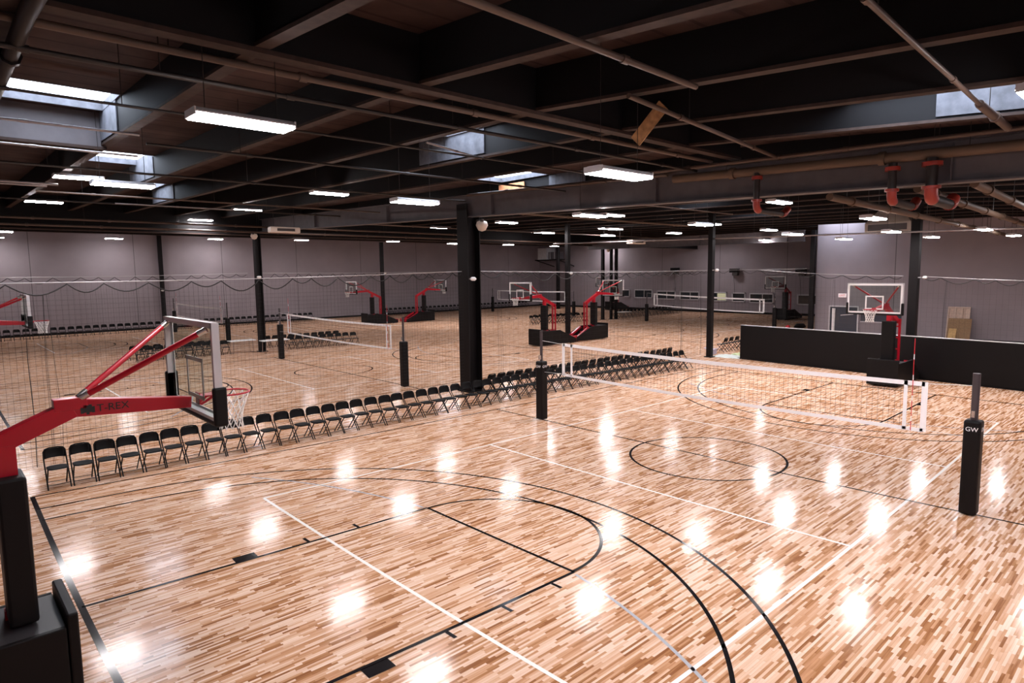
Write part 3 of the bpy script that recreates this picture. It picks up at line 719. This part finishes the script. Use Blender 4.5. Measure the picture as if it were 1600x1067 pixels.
vb_net(36.5, 37.85, 48.93, 2.58, 2.61, 1.1, 36.95, 49.85, 'distant volleyball net behind the middle glass backboard', cell=.3, ant=False, cord=.003, tp=.12)

# ------------------------------------------------------------------ divider nets hung on cables
def curtain(a, b, za, zb_, label, cell=.14, loop=1.0, sag=.25, cord=.003, gather=()):
    a, b = Vector((a[0], a[1], 0)), Vector((b[0], b[1], 0)); Ld = (b-a).length; dr_ = (b-a)/Ld; nr = Vector((-dr_.y, dr_.x, 0))
    t = thing('divider_net', label, 'divider net', a.lerp(b, .5), 0, 'court divider nets'); o = -a.lerp(b, .5)
    Z = lambda s: za+(zb_-za)*s/Ld-.06*math.sin(PI*s/Ld)
    P = lambda s, z, w=0: a+dr_*s+nr*w+Vector((0, 0, z))
    MB(o).tube([P(Ld*i/12, Z(Ld*i/12)) for i in range(13)], .011, 5).build('cable', 'cable', t)
    rp_ = MB(o); s = 0; pts = []
    hooks = []
    while s < Ld-.3:
        l = min(loop*random.uniform(.6, 1.25), Ld-s); d_ = sag*(l/loop)*random.uniform(.75, 1.1)
        for i in range(9): pts.append(P(s+l*i/9, Z(s)-.04-d_*math.sin(PI*i/9), .02*math.sin(s*3)))
        hooks.append(s); s += l
    rp_.tube(pts, .016, 5).build('edge_rope', 'net_black', t)
    def ztop(s):
        for h0, h1 in zip(hooks, hooks[1:]+[Ld]):
            if h0 <= s <= h1: return Z(s)-.04-sag*.9*((h1-h0)/loop)*math.sin(PI*(s-h0)/max(.01, h1-h0))
        return Z(s)
    n = MB(o); k = int(Ld/cell); wv = lambda s: .05*math.sin(s*2.1)+.03*math.sin(s*5.3)
    for i in range(k+1):
        s_ = Ld*i/k; n.tube([P(s_, ztop(s_), wv(s_)), P(s_, 1.5, wv(s_)*1.2), P(s_, .02, wv(s_)*1.5)], cord, 3, caps=False)
    z = .06
    while z < min(za, zb_)-.4:
        n.tube([P(Ld*i/40, z, wv(Ld*i/40)) for i in range(41)], cord, 3, caps=False); z += cell
    n.build('netting', 'net_black', t)
    if gather:
        for s_ in gather:
            for q in range(3):
                off = random.uniform(-.12, .12)
                MB(o).tube([P(s_+off*.4, ztop(s_), .03*q), P(s_+off, 2.6, .03*q), P(s_+off*1.4+.04, 1.2, .03*q), P(s_+off*1.2, .03, .03*q)], .004, 4, caps=False).build('seam', 'net_black', t)
curtain((-13.2, 10.5), (1.15, 10.85), 4.44, 4.62, 'black divider net on a cable behind the left part of the long chair row', cell=.12, gather=(1.1, 1.5), cord=.0019)
curtain((2.1, 10.85), (16.2, 10.1), 4.62, 4.55, 'black divider net between the thick column and the next thin column', cell=.2, gather=(.9, 12.9), cord=.0014)
curtain((-12.5, 31.35), (.8, 31.35), 4.65, 4.75, 'black divider net hung left of the second column', cell=.26, sag=.25, cord=.0018)
curtain((1.45, 31.3), (17.9, 31.3), 4.75, 4.75, 'black divider net hung right of the second column', cell=.26, sag=.35, cord=.0018)
curtain((17.5, 7.2), (17.25, .7), 4.53, 4.2, 'black divider net above the screen between two thin columns', cell=.2, sag=.2, cord=.0016, gather=(1.2, 3.6))
curtain((17.35, .0), (17.1, -6.4), 4.18, 3.95, 'black divider net above the screen right of the right thin column', cell=.2, sag=.2, cord=.0016, gather=(.9,))
curtain((17.6, 19.4), (16.75, 9.8), 4.65, 4.55, 'black divider net between the middle thin columns over the far court', cell=.3, sag=.2, cord=.0016, gather=(8.0, 9.2))
curtain((32.8, 30.6), (33.2, 11.2), 4.7, 4.6, 'black divider net on the far side of the right courts', cell=.5, sag=.2, cord=.0018)
curtain((18.2, 30.6), (33.9, 30.7), 4.75, 4.7, 'black divider net behind the middle hoops up to the triple columns', cell=.4, sag=.25, cord=.0018)

# ------------------------------------------------------------------ divider screen at the right
t = thing('divider_screen', 'long black padded divider screen at the right behind the hoop', 'divider', (16.1, 0, 0))
A, B = Vector((17.0, 7.9, 0)), Vector((15.2, -6.6, 0)); dv = (B-A).normalized(); nv = Vector((-dv.y, dv.x, 0))*.09
q = [A+nv, A-nv, B-nv, B+nv]; o = (-16.1, 0, 0)
MB(o).hexa([(p.x, p.y) for p in q], .04, 1.73).build('pad_panel', 'pad', t, bevel=.015)
nv *= 1.1; q = [A+nv, A-nv, B-nv, B+nv]
MB(o).hexa([(p.x, p.y) for p in q], 1.732, 1.755).build('top_rail', 'alu', t)
MB(o).hexa([(p.x, p.y) for p in q], .0, .04).build('foot_rail', 'column', t)

# ------------------------------------------------------------------ tables, clutter, boards
def table(x, y, l, rz, label):
    t = thing('folding_table', label, 'table', (x, y, 0), rz, 'white folding tables')
    MB().box((0, 0, .735), (l, .72, .045)).build('tabletop', 'white', t, bevel=.012)
    for s in (-1, 1):
        m = MB()
        for y_ in (-.28, .28): m.tube([(s*(l/2-.2), y_, .71), (s*(l/2-.16), y_, 0)], .014, 6)
        m.tube([(s*(l/2-.16), -.3, .02), (s*(l/2-.16), .3, .02)], .014, 6)
        m.build('leg', 'steel', t)
    return t
table(.03, 30.85, 1.5, 0, 'white folding table left of the second column, legs showing')
table(1.5, 29.55, 1.6, .0, 'white folding table end in front of the second column')
table(35.6, 29.6, 1.3, 0, 'far white folding table right of the triple columns')
def crumple(name, c, sx, sy, h, m, label, cat, seed=1):
    rnd = random.Random(seed); K = 14; mb = MB((-c[0], -c[1], 0)); vs = []
    for i in range(K+1):
        for j in range(K+1):
            e = math.sin(PI*i/K)*math.sin(PI*j/K)
            vs.append((c[0]+sx*(i/K-.5)*(1+.15*rnd.uniform(-1, 1)), c[1]+sy*(j/K-.5)*(1+.15*rnd.uniform(-1, 1)), .006+h*e**.6*rnd.uniform(.4, 1) if 0 < i < K and 0 < j < K else .004))
    mb.add(vs, [[i*(K+1)+j, (i+1)*(K+1)+j, (i+1)*(K+1)+j+1, i*(K+1)+j+1] for i in range(K) for j in range(K)], True)
    ob = mb.build(name, m); ob.location = (c[0], c[1], 0); return tag(ob, label, cat)
crumple('plastic_sheet', (17.3, 8.75), 1.1, 1.5, .12, 'plastic_sheet', 'crumpled pale plastic sheet on the floor left of the divider screen', 'plastic sheet', 3)
crumple('green_bag', (18.3, 8.6), .7, .9, .16, 'green_sheet', 'pale green bag lying on the plastic sheet by the divider screen', 'bag', 5)
t = thing('carton', 'lilac carton on the floor right of the thin column beside the chairs', 'box', (17.75, 10.0, 0), .3)
MB().box((0, 0, .14), (.6, .42, .28)).build('body', 'lilac', t, bevel=.01)
for s in (-1, 1): MB().bar((0, s*.2, .28), (0, s*.36, .34), .58, .01).build('flap', 'lilac', t)
# lying bag beyond the screen
t = thing('sports_bag', 'dark bag with a red ball-shaped end on the floor beyond the divider screen', 'bag', tuple(atz(1251, 513, 0)), 0)
MB().tube([(-.9, .1, .16), (-.5, .05, .22), (.1, -.1, .2), (.5, -.15, .12)], [.05, .2, .2, .06], 10).build('body', 'pad', t)
MB().lathe([(.001, .0), (.14, .04), (.18, .16), (.14, .28), (.001, .33)], (-1.25, .45, 0), 12).build('ball_end', 'red_print', t)
# pallet and boards leaning on the right wall
def leaning(px0, px1, ytop, name, m, label, cat, dep, th, cells=0):
    a, b = atU(px0, ytop, WR-dep), atU(px1, ytop, WR-dep); h = a.z; yc = (a.y+b.y)/2; wd_ = abs(a.y-b.y)
    t = thing(name, label, cat, (WR-dep, yc, 0))
    foot = -.35; n = Vector((h, 0, -foot)).normalized()
    mb = MB()
    if cells:
        for i in range(cells+1):
            y = -wd_/2+wd_*i/cells; mb.bar((foot, y, 0), (0, y, h), .07, th, up=(1, 0, 0))
        for f_ in (0.02, .5, .98): mb.bar((foot*(1-f_), -wd_/2, h*f_), (foot*(1-f_), wd_/2, h*f_), th, .08)
        mb.build('frame', m, t)
        MB().bar((foot+.05, 0, 0), (.05, 0, h), wd_*.96, .012, up=(1, 0, 0)).build('backing_board', m, t)
    else:
        mb.bar((foot, 0, 0), (0, 0, h), wd_, th, up=(1, 0, 0)); mb.build('board', m, t)
    return t
leaning(1483, 1516, 479, 'slatted_pallet', 'pine', 'pale slatted timber pallet leaning on the right wall behind the strand board', 'pallet', .12, .09, 3)
leaning(1482, 1519, 497, 'strand_board', 'osb', 'brown strand board sheet leaning on the right wall', 'board', .32, .02)
leaning(1483, 1495, 513, 'wood_offcut', 'yellow_wood', 'small yellow wood offcut leaning on the strand board', 'board', .50, .02)
# orange board up in the skylight, plank caught in the beams
p = atU(762, 282, 3.9)
tag(MB().box((3.98, 11.1, 7.85), (.03, 1.5, .55)).build('plywood_sheet', 'ply'), 'orange plywood sheet lit by the skylight above the main girder', 'board')
a, b = Vector((-3.32, -.42, 7.06)), Vector((-3.32, -1.06, 7.63))
tag(MB().bar(a, b, .24, .04, up=(1, .3, 0)).build('timber_plank', 'plank'), 'brown plank leaning up into the dark ceiling beams, centre right', 'plank')

# ------------------------------------------------------------------ pipes under the roof
def pipe(pts, r, m, label, hang=True, cat='pipe', n=8, cap=None):
    pts = [Vector(p) for p in pts]; c = pts[0].lerp(pts[-1], .5)
    t = thing('ceiling_pipe', label, cat, c, 0, 'pipes under the ceiling')
    MB(-c).tube(pts, r, n).build('run', m, t)
    for p, q in zip(pts[:-1], pts[1:]):
        k = max(1, int((q-p).length/3.0))
        for i in range(k): s_ = p.lerp(q, (i+.5)/k); d_ = (q-p).normalized(); MB(-c).tube([s_-d_*.06, s_+d_*.06], r*1.35, n).build('coupling', m, t)
    if hang:
        for p, q in zip(pts[:-1], pts[1:]):
            k = max(1, int((q-p).length/4.0))
            for i in range(k):
                s_ = p.lerp(q, (i+.3)/k); MB(-c).tube([s_, (s_.x, s_.y, zd(s_.y)+.01)], .007, 4, caps=False).build('hanger_rod', 'pipe_black', t)
    return t
def run_u(v, z, u0, u1, r, m, label, **k): return pipe([(u0, v, z), (u1, v, z)], r, m, label, **k)
run_u(1.05, 7.12, -17.5, 1.3, .035, 'pipe_black', 'black sprinkler pipe just behind the nearest cross beam')
run_u(.62, 7.3, -17.5, 1.3, .05, 'pipe_brown', 'brown pipe tight behind the nearest cross beam')
pipe([(-12.5, -3.55, 7.02), (-5.85, -3.3, 7.02)], .04, 'pipe_brown', 'brown pipe crossing the ceiling at the top right of centre')
pipe([(-5.9, -2.2, 7.12), (1.2, -1.2, 7.12)], .04, 'pipe_brown', 'brown pipe running down to the girder right of the plank')
pipe([(-9.4, -6.15, 6.82), (-2.53, -5.84, 6.84)], .03, 'pipe_brown', 'thin brown pipe crossing the ceiling at the top right')
pipe([(-2.53, -5.84, 6.84), (-.1, -5.75, 6.86)], .06, 'pipe_brown', 'thicker pipe end in front of the upper right skylight')
run_u(5.2, 7.12, -17.5, -10.7, .022, 'pipe_white', 'pale conduit under the upper left skylight')
run_u(7.55, 7.12, -17.5, -10.2, .022, 'pipe_white', 'pale conduit below the upper left skylight')
run_u(5.6, 7.05, -10.5, 1.2, .028, 'pipe_black', 'black pipe behind the large left lamp')
run_u(3.0, 7.1, -17.5, 1.2, .022, 'pipe_black', 'thin dark pipe above the large left lamp')
pipe([(-6.1, 2.7, 7.18), (-4.05, 3.4, 7.18)], .022, 'pipe_white', 'short bright conduit beside the small middle skylight')
run_u(10.6, 7.2, -17.5, 1.2, .03, 'pipe_black', 'black pipe crossing above the left lamp pair')
run_u(13.8, 7.15, -17.5, -10.8, .03, 'pipe_white', 'pale double conduit at the left edge, upper', hang=True)
run_u(14.3, 7.15, -17.5, -11.0, .03, 'pipe_white', 'pale double conduit at the left edge, lower')
run_u(16.6, 7.25, -11, 1.2, .03, 'pipe_brown', 'brown pipe crossing left of the second column, nearest of three')
run_u(20.2, 7.35, -14, 1.2, .03, 'pipe_black', 'brown pipe crossing left of the second column, middle of three')
run_u(18.5, 7.2, -8.5, -4.4, .022, 'pipe_white', 'pale conduit above the left middle lamps')
run_u(29.6, 7.42, -17.5, 16.8, .055, 'pipe_brown', 'upper of the two brown mains along the far beam')
run_u(29.9, 7.12, -17.5, 34, .055, 'pipe_brown', 'lower of the two brown mains along the far beam')
run_u(8.0, 7.3, 1.9, 16, .03, 'pipe_brown', 'brown pipe beyond the girder, nearest')
run_u(13.0, 7.2, 1.9, 20, .05, 'pipe_tan', 'tan pipe beyond the girder above the middle hoops')
run_u(22.0, 7.2, 1.9, 33, .04, 'pipe_brown', 'brown pipe over the far right courts')
pipe([(16.6, 20.8, 6.4), (16.6, -4, 5.95)], .035, 'pipe_white', 'pale pipe along the second girder line above the thin columns')
pipe([(-12.85, -6, 6.82), (-12.85, 0, 7.2), (-12.85, 14, 7.2)], .09, 'column', 'thick dark pipe running away at the upper left corner')
# big main along the girder with red elbowed drops
pipe([(1.25, 1.7, 6.98), (1.22, -8.5, 6.66)], .105, 'pipe_tan', 'large tan main pipe along the girder at the right', n=14)
pipe([(1.3, 10.6, 7.42), (1.25, 1.9, 7.12)], .05, 'pipe_brown', 'brown pipe on top of the girder left of the large main')
pipe([(1.0, 3, 7.22), (1.0, -8.5, 6.95)], .045, 'pipe_brown', 'brown pipe above the large tan main')
for n_, (x, yt, yb_) in enumerate(((1183, 278, 326), (1395, 264, 312), (1457, 256, 308))):
    a, b = atU(x, yt, 1.2), atU(x, yb_, 1.2)
    t = thing('drop_pipe', ['black drop pipe with red elbow, leftmost of three under the girder', 'black drop pipe with red elbow, middle of three under the girder', 'thick black drop pipe with large red elbow, rightmost of three under the girder'][n_], 'pipe', (1.2, a.y, b.z), 0, 'red elbowed drop pipes')
    R_ = (.075, .085, .11)[n_]; hz = a.z-b.z
    MB().tube([(0, 0, .12), (0, 0, hz+.12)], R_, 12).build('riser', 'pipe_black', t)
    MB().tube([(0, 0, hz-.04), (0, 0, hz+.04)], R_*1.7, 14).build('top_flange', 'red_fitting', t)
    MB().tube([(0, 0, .2), (0, 0, .08), (.03, 0, .02), (.07, 0, -.02), (.13, 0, -.03)], R_*1.12, 12).build('elbow', 'red_fitting', t)
    MB().tube([(0, 0, .17), (0, 0, .22)], R_*1.6, 14).build('lower_flange', 'red_fitting', t)
    MB().tube([(.1, 0, -.03), (1.5, .02, -.05)], R_, 12).build('outlet', 'pipe_black', t)
    MB().tube([(1.4, .02, -.05), (1.55, .02, -.03), (1.75, .02, .1)], R_*1.2, 12).build('far_elbow', 'red_fitting', t)
for n_, (y, lab) in enumerate(((-2.1, 'tan pipe running away under the roof left of the red elbows'), (-3.9, 'tan pipe running away under the roof right of the red elbows'), (-4.9, 'tan pipe running away at the right edge under the girder'))):
    pipe([(1.9, y, 6.2), (30, y+1.3, 6.2)], .085, 'pipe_tan', lab, n=12)

# ------------------------------------------------------------------ heaters, domes, sensors
def unit(px, py, z, l, w, h, rz, label):
    c = atz(px, py, z); t = thing('unit_heater', label, 'heater', c, rz, 'ceiling heaters')
    MB().box((0, 0, 0), (l, w, h)).build('case', 'cream', t, bevel=.05)
    MB().box((0, -w/2-.005, -.0), (l*.6, .02, h*.45)).build('grille', 'grille', t)
    MB().tube([(-l*.35, 0, h/2), (-l*.35, 0, zd(c.y)-c.z)], .012, 5).build('hanger_rod', 'pipe_black', t)
    MB().tube([(l*.35, 0, h/2), (l*.35, 0, zd(c.y)-c.z)], .012, 5).build('hanger_rod', 'pipe_black', t)
unit(444, 359.5, 6.9, 1.55, .5, .3, 0, 'long cream ceiling heater right of the second column top')
unit(994, 378, 6.75, 1.6, .6, .3, 0, 'far cream ceiling heater right of the triple columns')
c = atV(1396, 352, 2.5)
t = thing('duct_diffuser', 'tan sheet metal air diffuser hood hanging before the right thin column', 'air diffuser', c)
k = 1.0; hh = .62
MB().add([(-.9, -1, -.35), (.9, -1, -.35), (.9, 1, -.35), (-.9, 1, -.35), (-.9, -1, .1), (.9, -1, .1), (.9, 1, .1), (-.9, 1, .1), (-.5, -.5, .75), (.5, -.5, .75), (.5, .5, .75), (-.5, .5, .75)],
   [[3, 2, 1, 0], [0, 1, 5, 4], [1, 2, 6, 5], [2, 3, 7, 6], [3, 0, 4, 7], [4, 5, 9, 8], [5, 6, 10, 9], [6, 7, 11, 10], [7, 4, 8, 11], [8, 9, 10, 11]]).build('hood', 'tan', t)
MB().box((-.91, 0, -.12), (.02, 1.7, .3)).build('grille', 'grille', t)
MB().box((0, -1.01, -.12), (1.5, .02, .3)).build('grille', 'grille', t)
MB().box((0, 0, (zd(2.5)-c.z+.75)/2), (.9, .9, zd(2.5)-c.z-.75)).build('duct', 'tan', t)
def dome(P, r, label):
    t = thing('emergency_lamp', label, 'lamp', P, 0, 'round emergency lamps')
    MB().lathe([(.001, -r), (r*.6, -r*.8), (r, 0), (r*.8, r*.6), (.001, r*.8)], (0, 0, 0), 16).build('globe', 'cream', t)
    for s in (-1, 1): MB().lathe([(.001, .06), (r*.35, .03), (r*.3, -.05), (.001, -.06)], (-r*.4, s*r*.5, r*.75), 10).build('lamp_head', 'grille', t)
    MB().box((0, .22, r*.75), (.05, .5, .05)).build('bracket', 'column', t)
dome(atV(753, 352, 10.3), .23, 'large round cream emergency lamp at the top of the thick column')
dome(atV(397, 369, 29.95), .2, 'round cream emergency lamp on top of the second column')
dome(Vector((34.3, 30.55, 6.62)), .2, 'round cream emergency lamp at the top of the triple columns')
for cx_, cy_, w_, px_, py_, lab in ((1.62, 10.98, .62, 724, 436, 'small white sensor on the thick column at cable height'), (1.12, 30.5, .36, 391, 433, 'small white sensor on the second column at cable height'),
        (18.2, 44.6, .28, 618, 426.5, 'small white sensor on the thin back column between two hoops'), (18.0, 20.85, .26, 891, 427, 'small white sensor on the middle thin column'),
        (16.5, 9.4, .26, 1108.5, 422, 'small white sensor on the second thin column'), (17.5, .35, .34, 1417, 434.5, 'small white sensor on the right thin column'), (2.05, 55.2, .3, 251.5, 454, 'small white sensor on the dark column against the back wall')):
    P = atV(px_, py_, cy_-w_/2-.2); P.x = min(max(P.x, cx_-w_/2+.05), cx_+w_/2-.05)
    t = thing('cable_sensor', lab, 'sensor', P, 0, 'white sensors on columns')
    MB().tube([(-.13, -.05, 0), (-.06, -.05, 0), (.06, -.05, 0), (.13, -.05, 0)], [.03, .075, .075, .03], 10).build('body', 'white', t)
    MB().box((0, .11, 0), (.05, .2, .04)).build('bracket', 'steel', t)

# ------------------------------------------------------------------ hanging lamps
LMP = [ # x0, x1, y (pixels of the lit strip's ends and middle), where it hangs
 (300, 458, 190, 'largest bright lamp, upper left, hanging nearest the camera'), (143, 242, 288.5, 'long lamp at the left, right one of an overlapping pair'), (83, 163, 277.5, 'lamp at the left, left one of an overlapping pair'),
 (37.5, 99.4, 315, 'lamp near the left edge under the overlapping pair'), (13, 65, 335.5, 'lamp at the left edge just above the two brown mains'), (-26, 22, 361.5, 'lamp cut by the left edge below the brown mains'), (-26, 5, 370.5, 'small lamp cut by the left edge, lowest there'),
 (163.5, 192.5, 372.5, 'small lamp before the back wall left of the dark wall column'), (486, 543, 302, 'lamp left of the girder, above the second column line'), (362.5, 409, 328, 'lamp above the second column'), (293, 333, 343.5, 'lamp left of the second column on two cords'),
 (324, 349, 373.5, 'small lamp before the back wall left of the second column'), (377, 406, 366, 'small lamp behind the second column top'), (459.6, 482.5, 375, 'small lamp right of the second column, lower'), (525, 548.5, 369.5, 'small lamp before the back wall, left of the thin back column'),
 (507, 540, 350.5, 'lamp under the girder right of the long cream heater'), (615, 682, 315.5, 'lamp in front of the girder left of the thick column'), (598, 635, 338.5, 'lamp under the girder left of the thick column'), (674, 703, 355.5, 'lamp left of the thick column on two cords'),
 (677, 698, 374, 'small lamp left of the thick column, lower'), (699, 720, 380.5, 'small lamp half hidden by the thick column'), (603.5, 624, 377, 'small lamp behind the thin back column top'), (928, 1008, 272, 'big bright lamp in front of the girder, centre right'),
 (900, 944, 336.5, 'left lamp of a bright pair under the girder'), (941, 973, 336, 'right lamp of a bright pair under the girder'), (776, 807, 347.5, 'lamp right of the round lamp on the thick column'), (777, 796, 376, 'small lamp right of the thick column, upper of two'),
 (785.6, 802.5, 382, 'small lamp right of the thick column, lower of two'), (864, 881, 380.5, 'small lamp over the heater cabinet, upper of two'), (859, 873, 384.5, 'small lamp over the heater cabinet, lower of two'), (836, 847, 363, 'tiny lamp left of the middle thin column, left of two'),
 (846, 861, 363.5, 'tiny lamp left of the middle thin column, right of two'), (941, 951.6, 357, 'tiny lamp above the triple columns, left of two'), (952.5, 966, 357.5, 'tiny lamp above the triple columns, right of two'), (940, 960, 368, 'small lamp above the triple columns, under the tiny pair'),
 (937.5, 947, 381, 'tiny lamp at the triple columns, lowest'), (1043, 1063, 364, 'small lamp left of the second thin column'), (1080, 1110, 350.5, 'bright lamp crossing the second thin column'), (1107, 1123, 350, 'small lamp right behind the second thin column'),
 (1093, 1106, 377, 'tiny lamp left of the second thin column, lowest'), (1191, 1211.5, 359, 'small lamp over the far windows, upper left of three'), (1226, 1251, 365.5, 'small lamp over the far windows, right of three'), (1187.5, 1203, 375, 'small lamp over the far windows, lowest of three'),
 (1203, 1232, 315.5, 'bright lamp beside the leftmost red elbow'), (1348, 1381, 340.5, 'bright lamp left of the tan air diffuser'), (1380, 1405, 361.5, 'lamp below the tan air diffuser'), (1445, 1466, 370, 'lamp right of the right thin column'),
 (1526, 1551, 358, 'lamp at the right edge before the right wall, left of two'), (1574, 1594, 367.5, 'lamp at the right edge before the right wall, right of two'), (1308, 1329, 373, 'small lamp on a long cord at the corner of the right wall')]
lamp_proto = {}
def lamp(c, label):
    top = zd(c.y)+.005-c.z
    t = thing('hanging_lamp', label, 'lamp', c, random.uniform(-.02, .02), 'hanging strip lamps')
    if not lamp_proto:
        m = MB(); m.prism_yz([(-.19, .0), (.19, .0), (.19, .02), (.12, .07), (-.12, .07), (-.19, .02)], -.61, .61); lamp_proto['housing'] = m
        e = [MB().prism_yz([(-.18, -.03), (.18, -.03), (.18, .06), (-.18, .06)], *q_) for q_ in ((-.63, -.61), (.61, .63))]
        d_ = MB(); d_.prism_yz([(-.185, -.001), (.185, -.001), (.17, -.04), (-.17, -.04)], -.605, .605); lamp_proto['diffuser'] = d_
        lamp_proto['objs'] = [lamp_proto['housing'].build('housing', 'housing', t), e[0].build('end_cap', 'housing', t), e[1].build('end_cap', 'housing', t), lamp_proto['diffuser'].build('diffuser', 'diffuser', t)]
    else:
        for ob in lamp_proto['objs']:
            q_ = ob.copy(); COL.objects.link(q_); q_.parent = t
    for s in (-1, 1):
        MB().tube([(s*.45, 0, .08), (s*.45+.01, .01, top*.5), (s*.45, 0, top)], .006, 4, caps=False).build('cord', 'pipe_black', t)
    return t
for x0, x1, y, lab in LMP:
    xm = (x0+x1)/2; tgt = (x1-x0)-(3 if x1-x0 < 60 else 2)
    lo, hi = 5.9, 8.6
    for _ in range(40):
        z = (lo+hi)/2; c = atz(xm, y, z)
        wpx = pix(c+Vector((.62, 0, 0)))[0]-pix(c-Vector((.62, 0, 0)))[0]
        if wpx > tgt: lo = z
        else: hi = z
    # keep each lamp below the beams, above the nets and inside the hall
    z = max(z, 6.0)
    while True:
        c = atz(xm, y, z)
        if z > 6.0 and (z > zb(c.y)-.12 or c.y > 52.8 or c.x > 48.9 or (c.x > WR-.9 and c.y < 11.6)): z -= .02
        else: break
    if 'tiny' in lab and 'right of two' in lab: c = atz(xm, y, z-.55)
    lamp(c, 'lit lamp: '+lab)
for n_, (u, v) in enumerate(((-10.5, -6.0), (-4.0, -6.8), (-10.8, -11.0), (-3.5, -11.2), (4.2, -8.6), (11.0, -5.2), (11.2, -10.5), (18, -9.5))):
    lamp(Vector((u, v, 6.5)), 'lit white strip lamp outside the picture, ' + ('over the near court', 'over the near court edge', 'above the camera corner', 'along the near wall left', 'along the near wall middle', 'right of the near court', 'along the near wall right', 'behind the divider screen')[n_])
